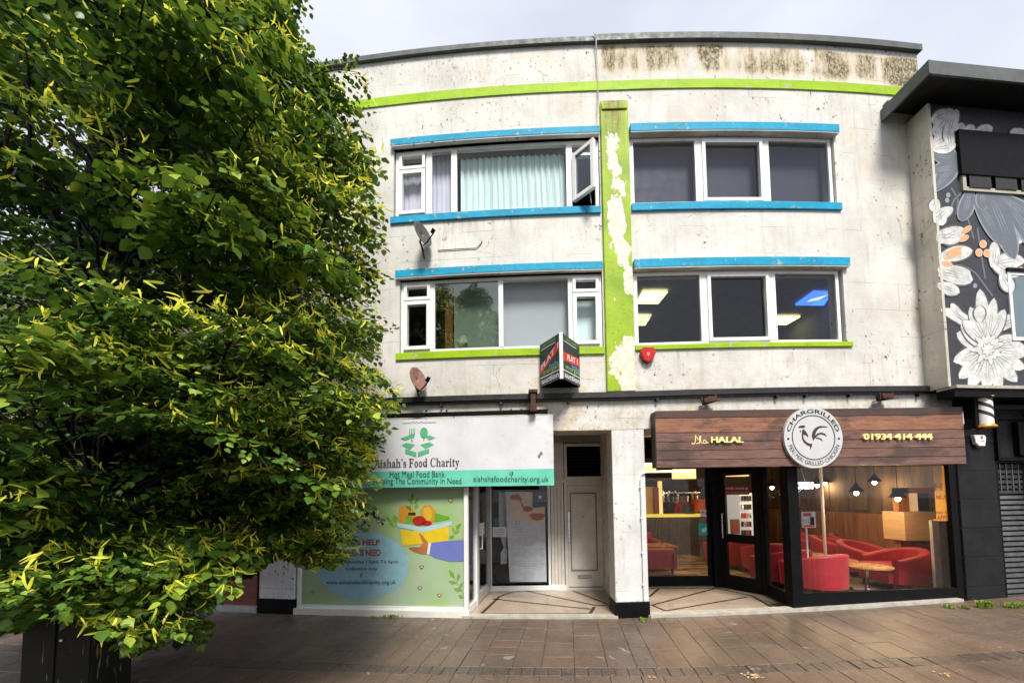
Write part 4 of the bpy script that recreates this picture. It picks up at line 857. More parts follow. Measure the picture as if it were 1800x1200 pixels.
# ================================================================== WOOD-LOOK FASCIA SIGN
WS = Flat((2.03, 5.71), (6.72, 5.97)); wl = WS.len
wsg = thing('grill_sign', 'long plank fascia sign of the chicken grill with round rooster badge', 'shop sign', tuple(WS.pt(wl/2, 2.2)))
zTL = WS.px(1155, 722)[1]; zBL = WS.px(1158, 822)[1]; zTR = WS.px(1690, 715)[1]; zBR = WS.px(1690, 815)[1]
def plankmat(name, a, b):
    m = M(name); c = m.mix(m.ramp(m.noise(2.2, 6, .7, (1.1, 1.1, 9), .6), .33, .68), a, b); c = m.mix(m.ramp(m.noise(1.3, 5, .7, (1, 1, 2.5)), .50, .60, 0, .75), c, (.05, .034, .026))
    c = m.mix(m.ramp(m.noise(9, 6, .75, (.6, .6, 14)), .52, .66, 0, .8), c, (.022, .014, .010)); m.set(Base_Color=c, Roughness=.5); m.bump(m.noise(9, 5, .7, (.6, .6, 10)), .25, .004); return m.m
PLK = [plankmat('dark_plank', (.060, .026, .018), (.11, .052, .036)), plankmat('rust_plank', (.18, .072, .040), (.36, .16, .088)), plankmat('brown_plank', (.125, .060, .045), (.23, .12, .085)), plankmat('grey_brown_plank', (.11, .056, .044), (.22, .115, .09))]
order = [3, 2, 2, 2, 1, 0]; fr_ = [0, .14, .30, .45, .61, .87, 1.0]
for i in range(6):
    def zz_(f, s): return (zBL+(zTL-zBL)*f)*(1-s)+(zBR+(zTR-zBR)*f)*s
    a, b = fr_[i], fr_[i+1]; g_ = .004; c = []
    for z_, o_ in (('b', 0), ('t', 0)):
        f_ = a if z_ == 'b' else b; dz = g_ if z_ == 'b' else -g_*(1 if i < 5 else 0)
        c += [WS.pt(0, zz_(f_, 0)+dz, .0), WS.pt(wl, zz_(f_, 1)+dz, .0), WS.pt(wl, zz_(f_, 1)+dz, -.03), WS.pt(0, zz_(f_, 0)+dz, -.03)]
    obj('plank', MB().hexa([c[0], c[1], c[2], c[3], c[4], c[5], c[6], c[7]]), PLK[order[i]], wsg)
c = []
for dz0, k in ((.005, 'b'), (-.005, 't')):
    f_ = 0 if k == 'b' else 1
    c += [WS.pt(.004, zz_(f_, 0)+dz0, -.028), WS.pt(wl-.004, zz_(f_, 1)+dz0, -.028), WS.pt(wl-.004, zz_(f_, 1)+dz0, -.19), WS.pt(.004, zz_(f_, 0)+dz0, -.19)]
obj('sign_box', MB().hexa(c), mat('sign_box_brown', (.03, .016, .012), .6), wsg)
obj('end_cap', MB().sbox(WS, wl-.01, wl+.05, 2.80, 3.02, -.12, -.02), UPVC, wsg, bevel=.02)
YEL = flat('pale_gold_letter', (.86, .74, .32), .4)
obj('lettering', MB().text(WS, 'HALAL', (1248, 767.5, 1305, 778), .002, bold=.03, depth=.03), YEL, wsg)
def h4(x, y): return (1120+x/5, 680+y/5)
ar = MB()
for pl, w_ in (([(478, 488), (490, 500), (506, 494), (512, 470), (514, 420)], .014), ([(512, 424), (530, 450), (560, 485)], .010), ([(518, 495), (545, 492), (552, 470), (548, 430)], .014), ([(560, 425), (556, 460), (562, 490), (578, 492), (584, 470), (590, 460), (608, 478), (622, 486)], .012), ([(574, 492), (600, 490), (624, 488)], .012)): ar.stroke(WS, [h4(*p) for p in pl], w_*1.0, .004)
obj('arabic_lettering', ar, YEL, wsg)
obj('lettering', MB().text(WS, '01934 414 444', (1515, 762, 1636, 773), .002, bold=.03, depth=.03), YEL, wsg)
# badge
BC = WS.px(1430, 768.5, .05); BRr = (WS.px(1481, 768)[0]-WS.px(1379, 768)[0])/2
def circ(r, n=56): return [(BC[0]+r*math.cos(2*math.pi*i/n), BC[1]+r*math.sin(2*math.pi*i/n)) for i in range(n)]
bdg = obj('round_badge', MB().poly(WS, circ(BRr), .05, px=False, thick=.045), mat('badge_silver', (.58, .58, .58), .4, .1, var=.08, bump=0), wsg)
obj('badge_ring', MB().stroke(WS, circ(BRr*.725)+circ(BRr*.725)[:1], BRr*.03, .053, px=False), BLK, bdg)
tt = MB(); tt.text(WS, 'CHARGRILLED', None, .053, bold=.02, arc=(BC[0], BC[1], BRr*.80, math.radians(167), math.radians(13), BRr*.135, True))
tt.text(WS, 'PERI PERI GRILLED CHICKEN', None, .053, bold=.0, arc=(BC[0], BC[1], BRr*.785, math.radians(197), math.radians(343), BRr*.135, False)); obj('lettering', tt, BLK, bdg)
def bp_(x, y): return (1360+x/1200*140, 700+y/1200*140)
rs = MB()
for pl in ([(370, 425), (400, 410), (430, 405), (462, 402), (480, 432), (440, 445), (410, 440), (385, 445)], [(392, 480), (412, 482), (412, 505), (398, 508)], [(445, 455), (480, 490), (520, 550), (518, 580), (480, 550), (440, 545)], [(430, 470), (448, 480), (445, 560), (455, 610), (490, 650), (530, 675), (585, 682), (575, 720), (555, 775), (548, 720), (500, 700), (455, 660), (430, 610), (425, 550)],
           [(600, 640), (575, 570), (585, 500), (630, 440), (700, 412), (780, 418), (825, 435), (740, 435), (680, 450), (640, 500), (625, 560), (615, 600)], [(625, 560), (660, 525), (720, 510), (775, 530), (805, 575), (750, 545), (690, 540), (640, 580), (610, 615)], [(630, 590), (680, 588), (725, 610), (742, 645), (690, 610), (640, 605)]): rs.poly(WS, [bp_(*p) for p in pl], .053)
obj('rooster_mark', rs, flat('rooster_dark', (.04, .022, .018)), bdg)
for a in (math.radians(180), 0): obj('dot', MB().poly(WS, [(BC[0]+BRr*.865*math.cos(a)+BRr*.04*math.cos(i*.8), BC[1]-BRr*.04+BRr*.04*math.sin(i*.8)) for i in range(8)], .053, px=False), BLK, bdg)

# floodlights above the sign
fl0 = thing('floodlight', 'rusty floodlight over the HALAL lettering of the grill sign', 'floodlight', tuple(P(2.85, 3.1, .14)), 'rusty floodlights over the grill sign')
mb = MB(); mb.box(-.09, .09, -.03, .09, .0, .075); obj('lamp_body', mb, RUSTY, fl0, local=True, bevel=.01)
obj('lamp_hood', MB().hexa([(-.14, -.07, -.035), (.12, -.07, -.015), (.12, .10, .005), (-.14, .10, -.015), (-.14, -.07, -.025), (.12, -.07, -.003), (.12, .10, .018), (-.14, .10, -.003)]), RUSTY, fl0, local=True)
obj('arm', MB().tube([(.03, .05, .06), (.05, .10, .1)], .018, 8), RUSTY, fl0, local=True); obj('yoke', MB().box(-.11, -.09, .0, .03, .0, .10).box(.09, .11, .0, .03, .0, .10), RUSTY, fl0, local=True)
fl1 = copy_tree(fl0); q = P(5.55, 3.1, .14); fl1.location = q; fl1['label'] = 'rusty floodlight over the telephone number of the grill sign'; fl1.rotation_euler = (0, math.radians(-4), .1)
fl0.rotation_euler = (0, math.radians(-12), -.1)

# ================================================================== AUCTION BOARD
apx = P(.60, 4.15, 0); A0 = Vector((P(.42, 0).x, P(.42, 0).y-.03)); 
FRX, FRY = .66, 5.42
zt, zb = 4.02, 3.50
AL = Flat((.40, 5.86), (FRX-.02, FRY)); AR = Flat((FRX+.02, FRY), (.985, 5.86))
ab = thing('auction_board', 'V shaped estate agent auction board with a red FLAT 1 flash on each face', 'sign', (FRX, 5.8, 3.5))
NV = flat('navy_board', (.012, .018, .045), .35); AGR = flat('dark_green_band', (.02, .06, .035), .35); ARD = flat('red_band', (.62, .03, .02), .4); AWH = flat('white_line', (.75, .75, .75), .4); LBL = flat('light_blue_print', (.16, .36, .62)); LGR = flat('lime_print', (.28, .50, .05))
# calibrate board heights on the front edge
e = onY(992, 585, FRY); zt = e.z; zb = onY(992, 665, FRY).z
for S_, nm in ((AL, 'left'), (AR, 'right')):
    l_ = S_.len
    fp = obj('face_panel', MB().sbox(S_, 0, l_, zb, zt, -.012, 0), NV, ab)
    H_ = zt-zb
    def rz_(a): return zb+H_*a
    def box_(a, b, c_, d): return [(a*l_, rz_(d)), (b*l_, rz_(d)), (b*l_, rz_(c_)), (a*l_, rz_(c_))]
    obj('top_band', MB().sbox(S_, 0, l_, rz_(.87), zt-.002, 0, .002), AGR, fp); obj('rule', MB().sbox(S_, .06*l_, .8*l_, rz_(.845), rz_(.86), 0, .003), AWH, fp)
    obj('rule', MB().sbox(S_, .02*l_, l_*.98, rz_(.195), rz_(.215), 0, .003), AWH, fp)
    if nm == 'left':
        obj('red_flash', MB().poly(S_, [(0, rz_(.28)), (l_, rz_(.66)), (l_, rz_(.86)), (0, rz_(.47))], .003, px=False), ARD, fp)
        obj('lettering', MB().text(S_, 'FLAT 1', [(.08*l_, rz_(.50)), (.95*l_, rz_(.82)), (.95*l_, rz_(.70)), (.08*l_, rz_(.37))], .0045, px=False, bold=.02), AWH, fp)
    else:
        obj('red_flash', MB().poly(S_, [(0, rz_(.40)), (l_, rz_(.47)), (l_, rz_(.66)), (0, rz_(.60))], .003, px=False), ARD, fp)
        obj('lettering', MB().text(S_, 'FLAT 1', [(.25*l_, rz_(.59)), (.85*l_, rz_(.62)), (.85*l_, rz_(.50)), (.25*l_, rz_(.46))], .0045, px=False, bold=.03), AWH, fp)
    obj('lettering', MB().text(S_, 'AUCTIONS', box_(.2, .8, .90, .95), .0035, px=False), LGR, fp)
    obj('lettering', MB().text(S_, 'hollis', box_(.5, .95, .33, .43), .0045, px=False, bold=.01), LBL, fp); obj('lettering', MB().text(S_, 'morgan', box_(.15, .97, .225, .325), .0045, px=False, bold=.01), LGR, fp)
    obj('lettering', MB().text(S_, 'auction', box_(.08, .95, .05, .17), .0035, px=False, bold=.02), AWH, fp)
obj('front_edge', MB().box(FRX-.025, FRX+.025, FRY-.012, FRY+.03, zb-.004, zt+.006), WHITEPRINT, ab, bevel=.004)
obj('bottom_panel', MB().add([(.40, 5.87, zb-.003), (FRX-.02, FRY+.0, zb-.003), (FRX+.02, FRY+.0, zb-.003), (.985, 5.87, zb-.003)], [(0, 1, 2, 3), (3, 2, 1, 0)]), mat('weathered_ply', (.62, .54, .40), .7, var=.3), ab)
obj('fixing_batten', MB().box(.42, .97, 5.84, 5.93, zb+.05, zb+.11), CREAM, ab)

# alarm bells, barber pole, dishes
RED = mat('red_plastic', (.50, .008, .012), .25, var=.15, bump=0)
cc = FAC.px(1137, 625); al = thing('alarm_box', 'red shield shaped alarm box below the lime sill', 'alarm', tuple(P(cc[0], cc[1], .0)))
shp = [(-.118, .03), (-.085, .105), (.085, .105), (.118, .03), (.07, -.085), (.0, -.125), (-.07, -.085)]
obj('backplate', MB().poly(FAC, [(cc[0]+x*.96, cc[1]+y*.96-.006) for x, y in shp], .03, px=False, thick=.03), BLK, al)
obj('cover', MB().poly(FAC, [(cc[0]+x, cc[1]+y) for x, y in shp], .075, px=False, thick=.045), RED, al, bevel=.014)
obj('label_plate', MB().poly(FAC, [(cc[0]+x*.2, cc[1]+y*.28+.0) for x, y in shp], .0765, px=False), flat('pink_print', (.65, .2, .2)), al)
c2 = BP.px(1714, 775); al = thing('alarm_box', 'white angular alarm box on the black pier', 'alarm', tuple(BP.pt(*c2, 0)))
shp = [(-.125, .095), (.10, .095), (.125, .05), (.09, -.09), (-.045, -.09), (-.06, -.06), (-.09, -.055)]
obj('backplate', MB().poly(BP, [(c2[0]+x*.75+.005, c2[1]+y*.9-.035) for x, y in shp], .035, px=False, thick=.035), BLK, al, bevel=.008)
obj('cover', MB().poly(BP, [(c2[0]+x*.92, c2[1]+y*.92) for x, y in shp], .07, px=False, thick=.05), UPVC, al, bevel=.012)
obj('badge_mark', MB().poly(BP, [(c2[0]+.02+.02*x, c2[1]+.045+.03*y) for x, y in ((-1, .8), (1, .8), (1, -.2), (0, -1), (-1, -.2))], .072, px=False), RED, al); obj('lettering', MB().text(BP, 'ALARM', [(c2[0]-.03, c2[1]-.0), (c2[0]+.07, c2[1]-.0), (c2[0]+.07, c2[1]-.02), (c2[0]-.03, c2[1]-.02)], .072, px=False), NT, al)
e = onY(1731, 720, 5.95); bx, by, bz_ = e.x-.02, 5.95, e.z
bpz = thing('barber_pole', 'black and white striped barber pole with brass caps', 'barber pole', (bx, by, bz_-.3))
BRASS = mat('brass_cap', (.75, .36, .06), .3, .5, var=.15, bump=0)
m = M('barber_stripe'); m.coord(); sx = m.n('ShaderNodeSeparateXYZ'); m.l(m._c.outputs['Object'], sx.inputs[0])
zt_ = onY(1731, 694, by).z; zb_ = onY(1731, 752, by).z
obj('glass_tube', MB().lathe((bx, by, zb_+.05), [(.098, 0), (.098, zt_-zb_-.10)], 32), UPVC, bpz, smooth=True)
st = MB(); hh = zt_-zb_-.10
for k in range(3):
    vs = []; fs = []; N_ = 28
    for i in range(N_+1):
        th = 2*math.pi*i/N_*1.0; 
        for d_ in (0, .052):
            z_ = min(max(-.1+k*.125+.36*th/(2*math.pi)*1.0+d_-.05, 0), hh); vs.append((bx+.1*math.cos(-th+math.pi*.9), by+.1*math.sin(-th+math.pi*.9), zb_+.05+z_))
    for i in range(N_): fs.append((2*i, 2*i+1, 2*i+3, 2*i+2))
    st.add(vs, fs)
obj('spiral_stripe', st, BLK, bpz)
obj('brass_ring', MB().lathe((bx, by, zt_-.06), [(.1, 0), (.125, .01), (.125, .03), (.10, .045)], 28), BRASS, bpz, smooth=True); obj('brass_ring', MB().lathe((bx, by, zb_), [(.0, 0), (.125, .0), (.13, .02), (.10, .055)], 28), BRASS, bpz, smooth=True)
obj('dome_cap', MB().lathe((bx, by, zt_-.02), [(.10, 0), (.085, .05), (.05, .085), (.0, .1)], 24), BLACK, bpz, smooth=True); obj('bracket', MB().box(bx-.15, bx-.09, by-.02, by+.3, zb_+.0, zt_-.0).box(bx-.1, bx, by+.0, by+.04, zb_-.02, zb_+.02).box(bx-.1, bx, by+.0, by+.04, zt_-.05, zt_-.02), BLACK, bpz)
def dish(cx, cy, lab, m_, s):
    u, z = FAC.px(cx, cy, .2); t = thing('satellite_dish', lab, 'satellite dish', tuple(P(u, z, 0)))
    c_ = P(u, z, .22); nrm = Vector((.80, -.52, .28)).normalized(); a = nrm.cross(Vector((0, 0, 1))).normalized(); b = a.cross(nrm); vs = []; fs = []; n_ = 28
    for j, (r, h) in enumerate(((0.001, 0), (.10, .006), (.18, .018), (.235, .032), (.245, .030))):
        for i in range(n_): th = 2*math.pi*i/n_; vs.append(c_+(a*math.cos(th)*.85+b*math.sin(th))*r*s+nrm*h)
    for j in range(4):
        for i in range(n_): fs.append((j*n_+i, j*n_+(i+1) % n_, (j+1)*n_+(i+1) % n_, (j+1)*n_+i))
    o = obj('reflector', MB().add(vs, fs), m_, t, smooth=True); sm = o.modifiers.new('thick', 'SOLIDIFY'); sm.thickness = .006
    low = c_-b*.22*s; tip = c_+nrm*.26*s-b*.16*s
    obj('feed_arm', MB().tube([low-nrm*.02, low+nrm*.08*s, tip], .010, 6), BLACK, t); obj('receiver', MB().tube([tip-nrm*.03+b*.02, tip+nrm*.03+b*.05], .028, 10), BLACK, t)
    obj('wall_mount', MB().tube([c_-nrm*.02, c_-nrm*.06-b*.08, P(u-.05, z-.10, .0)], .016, 8).tube([c_-nrm*.05-b*.12, P(u-.02, z-.25, .02)], .012, 6), RUSTY, t)
dish(744, 414, 'grey satellite dish below the top floor blue sill', mat('grey_dish', (.09, .088, .085), .5, .2, var=.3, ns=12), .82)
dish(736, 668, 'rusty pink satellite dish below the middle floor window', mat('rusty_dish', (.30, .15, .12), .6, .2, var=.5, ns=14), .78)
# conduit on the middle pier
mb = MB(); q = [(1147, 832), (1135, 835), (1128, 845), (1129, 890), (1131, 960), (1134, 1020), (1137, 1057)]
pp = [P(1.93, 2.12, .02), P(1.87, 2.10, .02), P(1.845, 2.02, .02), P(1.845, 1.2, .02), P(1.845, .3, .02)]; cd = thing('conduit_pipe', 'thin white conduit pipe running down the middle pier', 'pipe', tuple(P(1.845, .3, .02)))
obj('pipe', mb.tube(pp, .011, 7), PIERM, cd)
for z in (1.9, 1.45, .95, .5): obj('clip', MB().sbox(FAC, 1.825, 1.865, z, z+.02, .0, .036, 1), UPVC, cd)

# ================================================================== GRILL INTERIOR
FZ = .10
inn = thing('grill_interior', 'room of the chicken grill behind its glass front', 'room', (5, 9, 0), kind='structure')
FLW = mat('grey_brown_floor', (.20, .155, .125), .3, var=.3, ns=2, stretch=(.5, 4, 1)); 
ff = MB(); ff.poly(HZ(FZ-.002), [(1.94, 7.6), (3.8, 7.6), (4.22, 6.85), (4.15, 6.06), (6.8, 6.2), (8.3, 6.4), (8.3, 15), (1.94, 15)], 0, px=False, thick=.06); fl = obj('floor', ff, FLW, inn)
bc = [flat('floor_sand', (.55, .38, .22), .35), flat('floor_tan', (.38, .24, .13), .35), flat('floor_brown', (.16, .10, .06), .35), flat('floor_cream', (.62, .48, .32), .35)]
y = 7.75
while y < 11.4:
    x = 1.98+random.uniform(-.5, 0)
    while x < 4.9:
        l = random.uniform(.5, 1.3); obj('floor_plank', MB().box(max(1.98, x), min(4.95, x+l-.004), y, y+.136, FZ, FZ+.006), random.choice(bc), fl); x += l
    y += .14
BRN = M('dark_tan_wallpaper'); c = BRN.mix(BRN.ramp(BRN.noise(2.5, 5, .6, (1, 2.2, .35)), .35, .66), (.035, .022, .013), (.15, .088, .045)); BRN.set(Base_Color=c, Roughness=.7); BRN = BRN.m
WAIN = M('wood_wainscot'); c = WAIN.mix(WAIN.ramp(WAIN.noise(3, 6, .7, (3, 3, .25)), .3, .7), (.13, .045, .012), (.40, .19, .06)); c = WAIN.mix(WAIN.ramp(WAIN.noise(9, 5, .7, (2, 2, .25)), .56, .7, 0, .8), c, (.05, .02, .008)); WAIN.set(Base_Color=c, Roughness=.45); WAIN = WAIN.m
obj('back_wall', MB().box(1.94, 8.4, 14.2, 14.4, FZ, 3.2), BRN, inn)
obj('side_wall', MB().box(8.20, 8.35, 6.4, 14.2, FZ, 3.2), BRN, inn)
obj('ceiling', MB().box(1.94, 8.35, 6.3, 14.4, 3.1, 3.16), mat('dark_ceiling', (.06, .05, .045), .8), inn)
for i in range(26):
    y0_ = 7.95+i*.235; obj('wainscot_board', MB().box(8.165, 8.20, y0_+.002, y0_+.233, FZ, 1.32+.0*i), WAIN, inn)
# raised picture rail and tall panels
for yy in (9.4, 10.5, 11.6, 12.9): obj('wall_panel', MB().box(8.17, 8.20, yy, yy+.45, 1.4, 3.0), mat('tan_panel', (.12, .08, .05), .7), inn)
# counter
ct = thing('service_counter', 'ribbed grey counter with a bright yellow top at the back of the grill', 'counter', (4.8, 11.6, FZ))
RIB = mat('ribbed_grey', (.19, .17, .15), .5, var=.3)
for i in range(86): obj('rib', MB().box(3.1+i*.044, 3.1+i*.044+.026, 11.56, 11.6, FZ, 1.17), RIB, ct)
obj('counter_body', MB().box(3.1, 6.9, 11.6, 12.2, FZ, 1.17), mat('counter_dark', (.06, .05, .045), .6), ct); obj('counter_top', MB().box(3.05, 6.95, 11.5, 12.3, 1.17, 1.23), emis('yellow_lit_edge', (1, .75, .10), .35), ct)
def at(x, y, Y): return onY(x, y, Y)
def block(nm, x0, x1, y0, y1, Y, dp, m_, lab=None, cat=None, parent=None, bevel=.0, kind=None):
    "block standing at depth Y behind the glass, spanning a photo rectangle"
    a = at(x0, y1, Y); b = at(x1, y0, Y); o = obj(nm, MB().box(a.x, b.x, Y, Y+dp, a.z, b.z), m_, parent, bevel=bevel, loc=None if parent else (a.x, Y, a.z))
    if lab: tag(o, lab, cat, kind=kind)
    return o
YW = mat('yellow_wall_tile', (.62, .40, .10), .5, var=.2); DRED = mat('dark_red_paint', (.22, .015, .015), .4)
block('kitchen_wall', 1130, 1345, 800, 905, 13.9, .1, mat('kitchen_brown', (.075, .055, .045), .6, var=.5, ns=3), parent=inn)
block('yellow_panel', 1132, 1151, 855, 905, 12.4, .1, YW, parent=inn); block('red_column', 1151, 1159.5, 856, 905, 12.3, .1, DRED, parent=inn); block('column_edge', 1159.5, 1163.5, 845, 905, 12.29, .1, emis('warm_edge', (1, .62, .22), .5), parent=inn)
block('soffit', 1133, 1245, 838, 846, 12.3, .9, mat('soffit_dark', (.05, .035, .025), .6), parent=inn)
TRO = emis('lit_trough', (1.0, .60, .18), 1.15); TRW = emis('lit_trough_white', (1, .82, .5), 1.8)
block('trough_face', 1184, 1223, 824, 841, 10.5, .1, TRO, 'yellow lit box hanging from the ceiling above the counter', 'ceiling light')
block('ceiling_light', 1130, 1222, 826, 829.5, 9.6, .2, TRW, 'long white lit strip running under the ceiling to the counter', 'ceiling light')
block('ceiling_light', 1130, 1154, 813, 817, 8.9, .2, TRW, 'short lit strip close to the middle pier, highest in the left grill window', 'ceiling light')
block('box_light', 1134, 1153, 817, 826, 9.0, .2, TRO, 'small orange lit box under the short strip beside the middle pier', 'ceiling light')
block('lit_transom', 1257, 1316, 822, 837, 8.6, .15, emis('warm_lit_panel', (1, .62, .24), .7), 'orange lit box seen in the transom over the grill door', 'ceiling light')
# kitchen shelves with utensils
sh = thing('kitchen_rack', 'steel rack hung with utensils behind the yellow counter', 'rack', tuple(at(1180, 905, 13.3)))
for x in (1166, 1177, 1188, 1224): a = at(x, 905, 13.3); b = at(x, 862, 13.3); obj('post', MB().box(a.x-.02, a.x+.02, 13.28, 13.32, a.z, b.z), STEEL, sh)
for yy in (866, 882): a = at(1164, yy, 13.3); b = at(1228, yy, 13.3); obj('shelf', MB().box(a.x, b.x, 13.2, 13.5, a.z-.015, a.z+.015), STEEL, sh)
for i in range(22):
    a = at(1166+i*2.8, 882+random.uniform(-3, 1), 13.25); h = random.uniform(.1, .3); obj('utensil', MB().box(a.x-.03, a.x+.03, 13.2, 13.25, a.z, a.z+h), random.choice((STEEL, RUSTY, RED, UPVC, DARK)), sh)
# orange delivery bag, terminal
block('delivery_bag', 1225, 1246, 877, 899, 11.7, .4, mat('orange_bag', (.78, .16, .02), .6), 'orange delivery bag standing on the yellow counter', 'bag', bevel=.02)
block('till', 1206, 1222, 886, 903, 11.9, .3, mat('blue_grey_till', (.05, .07, .12), .4), 'dark till between the red shirted worker and the orange bag', 'till', bevel=.02)
# drinks fridge and counter things seen through the door
FRG = emis('lit_fridge', (.6, .66, .7), .22)
fg = block('drinks_fridge', 1302, 1323, 866, 942, 10.2, .6, FRG, 'tall lit drinks fridge seen through the grill door', 'fridge')
for k in range(5):
    for j in range(4):
        a = at(1304+j*4.6, 940-k*15, 10.15); obj('bottle', MB().box(a.x-.02, a.x+.02, 10.1, 10.14, a.z, a.z+.13), random.choice((DARK, RED, BLACK, STEEL)), fg)
block('food_warmer', 1282, 1301, 885, 902, 11.8, .4, mat('purple_box', (.10, .03, .07), .4), 'dark purple warmer on the counter seen through the door', 'warmer'); block('takeaway_box', 1271, 1281, 893, 903, 11.7, .2, UPVC, 'white takeaway box at the door end of the counter', 'box')
block('menu_stand', 1286, 1300, 912, 938, 9.8, .05, flat('menu_brown', (.25, .08, .05)), 'brown and white menu board standing inside the door', 'menu')
# worker
def person():
    t = thing('person', 'worker in red shirt and dark cap standing behind the yellow counter', 'person', (at(1201, 900, 12.7).x, 12.7, FZ))
    me = bpy.data.meshes.new('body'); V = [(0, 0, .92), (0, 0, 1.15), (0, 0, 1.38), (0, -.01, 1.50), (0, -.02, 1.58), (0, -.02, 1.68), (-.2, 0, 1.40), (-.27, -.06, 1.14), (-.20, -.26, 1.05), (-.14, -.33, 1.04), (.2, 0, 1.40), (.27, -.06, 1.14), (.2, -.26, 1.05), (.14, -.33, 1.04), (-.1, 0, .86), (-.11, 0, .48), (-.11, .02, .06), (-.11, -.14, .03), (.1, 0, .86), (.11, 0, .48), (.11, .02, .06), (.11, -.14, .03)]
    E_ = [(0, 1), (1, 2), (2, 3), (3, 4), (4, 5), (2, 6), (6, 7), (7, 8), (8, 9), (2, 10), (10, 11), (11, 12), (12, 13), (0, 14), (14, 15), (15, 16), (16, 17), (0, 18), (18, 19), (19, 20), (20, 21)]
    R = [.16, .15, .17, .06, .085, .09, .075, .05, .04, .04, .075, .05, .04, .04, .10, .07, .05, .04, .10, .07, .05, .04]
    me.from_pydata(V, E_, []); o = bpy.data.objects.new('body', me); COL.objects.link(o); o.parent = t
    o.modifiers.new('skin', 'SKIN'); s = o.modifiers.new('sub', 'SUBSURF'); s.levels = 2; s.render_levels = 2
    for i, r in enumerate(R): me.skin_vertices[0].data[i].radius = (r, r*.8, )
    me.skin_vertices[0].data[0].use_root = True
    m = M('clothed_body'); m.coord(); sx = m.n('ShaderNodeSeparateXYZ'); m.l(m._c.outputs['Object'], sx.inputs[0])
    c = m.mix(m.math('GREATER_THAN', sx.outputs[2], .95), (.02, .02, .025), (.55, .025, .02)); c = m.mix(m.math('GREATER_THAN', sx.outputs[2], 1.47), c, (.42, .22, .14)); c = m.mix(m.math('LESS_THAN', sx.outputs[1], -.2), c, (.42, .22, .14)); m.set(Base_Color=c, Roughness=.8); me.materials.append(m.m)
    obj('cap', MB().lathe((0, -.02, 1.66), [(.105, 0), (.10, .05), (.07, .09), (0, .105)], 16).box(-.07, .07, -.19, -.08, 1.66, 1.675), BLACK, t, local=True, smooth=True)
    obj('face', MB().tube([(-.035, -.105, 1.635), (-.03, -.105, 1.635)], .01, 6).tube([(.035, -.105, 1.635), (.04, -.105, 1.635)], .01, 6).tube([(0, -.11, 1.62), (0, -.125, 1.595)], .012, 6).tube([(-.03, -.1, 1.565), (.03, -.1, 1.565)], .006, 6), flat('face_dark', (.12, .05, .035)), t, local=True)
person()

# tub chairs
VEL = M('red_velvet'); c = VEL.mix(VEL.ramp(VEL.noise(4, 4), .3, .7), (.30, .008, .014), (.46, .014, .022)); VEL.set(Base_Color=c, Roughness=.55, Sheen_Weight=.1); VEL.bump(VEL.noise(3, 3), .25, .02); VEL = VEL.m
WLEG = mat('brown_leg', (.10, .045, .02), .5)
def tub_chair(lab, loc, rz, w=.40):
    t = thing('tub_chair', lab, 'armchair', loc, 'red tub chairs of the grill', rz)
    n_ = 26; vs = []; fs = []; prof = []
    for i in range(n_+1):
        s = -1+2*i/n_; ph = s*math.radians(128); r = w; cx = r*math.sin(ph); cy = r*math.cos(ph)*.95
        if abs(ph) > math.pi/2: cx = math.copysign(r, s); cy = -(abs(ph)-math.pi/2)*r*1.15
        hgt = .70-.17*min(1, (abs(s))**1.7*1.15); nx, ny = (cx/r, cy/r) if abs(ph) <= math.pi/2 else (math.copysign(1, s), 0); th = .10
        ring = [(cx, cy, .12), (cx*1.0+nx*.02, cy+ny*.02, .35), (cx+nx*.03, cy+ny*.03, hgt-.03), (cx+nx*.015, cy+ny*.015, hgt), (cx-nx*(th-.02), cy-ny*(th-.02), hgt), (cx-nx*th, cy-ny*th, hgt-.03), (cx-nx*th, cy-ny*th, .30), (cx-nx*th, cy-ny*th, .12)]
        prof.append(ring); vs += ring
    for i in range(n_):
        for k in range(8): a = i*8+k; b = i*8+(k+1) % 8; fs.append((a, b, b+8, a+8))
    fs.append(tuple(range(8))); fs.append(tuple(n_*8+k for k in range(7, -1, -1)))
    obj('back_shell', MB().add(vs, fs), VEL, t, local=True, bevel=.008)
    obj('seat_cushion', MB().box(-w+.09, w-.09, -w*1.0+.0, .20, .30, .42), VEL, t, local=True, bevel=.04)
    obj('seat_base', MB().box(-w+.08, w-.08, -w+.02, .16, .12, .30), VEL, t, local=True, bevel=.02)
    for sx_ in (-1, 1):
        for sy in (-1, 1): obj('leg', MB().tube([(sx_*(w-.1), sy*(w-.12), .13), (sx_*(w-.08), sy*(w-.1), 0)], [.025, .016], 8), WLEG, t, local=True)
    return t
first = None
CHAIRS = [('large red tub chair with its back to the glass beside the corner post', 1442, 1042, -162), ('red tub chair facing left beside the chrome table nearest the glass', 1588, 1033, -95+180+180), ('red tub chair by the right wall below the pale wood box', 1648, 1018, 95),
          ('red tub chair behind the nearest chrome table', 1528, 1012, 20), ('red tub chair by the wainscot, fourth from the right wall', 1472, 996, 40), ('red tub chair by the wainscot behind the middle table', 1503, 990, 30), ('red tub chair deepest in the row below the poster on its post', 1420, 984, 30),
          ('red tub chair directly behind the corner post', 1385, 1030, 200), ('red tub chair seen through the side window beside the door', 1360, 1012, 170), ('red tub chair seen in the low pane of the door, right one', 1312, 1000, 190), ('red tub chair seen in the low pane of the door, left one', 1285, 996, 175),
          ('red tub chair at the deep end of the wall row', 1440, 975, 30)]
for lab, x, y_, rz in CHAIRS:
    p = onZ(x, y_, FZ); w_ = .43
    if first is None: first = tub_chair(lab, (p.x, p.y+.05, FZ), math.radians(rz), w_)
    else: c_ = copy_tree(first); c_.location = (p.x, p.y+.1, FZ); c_.rotation_euler = (0, 0, math.radians(rz)); c_['label'] = lab
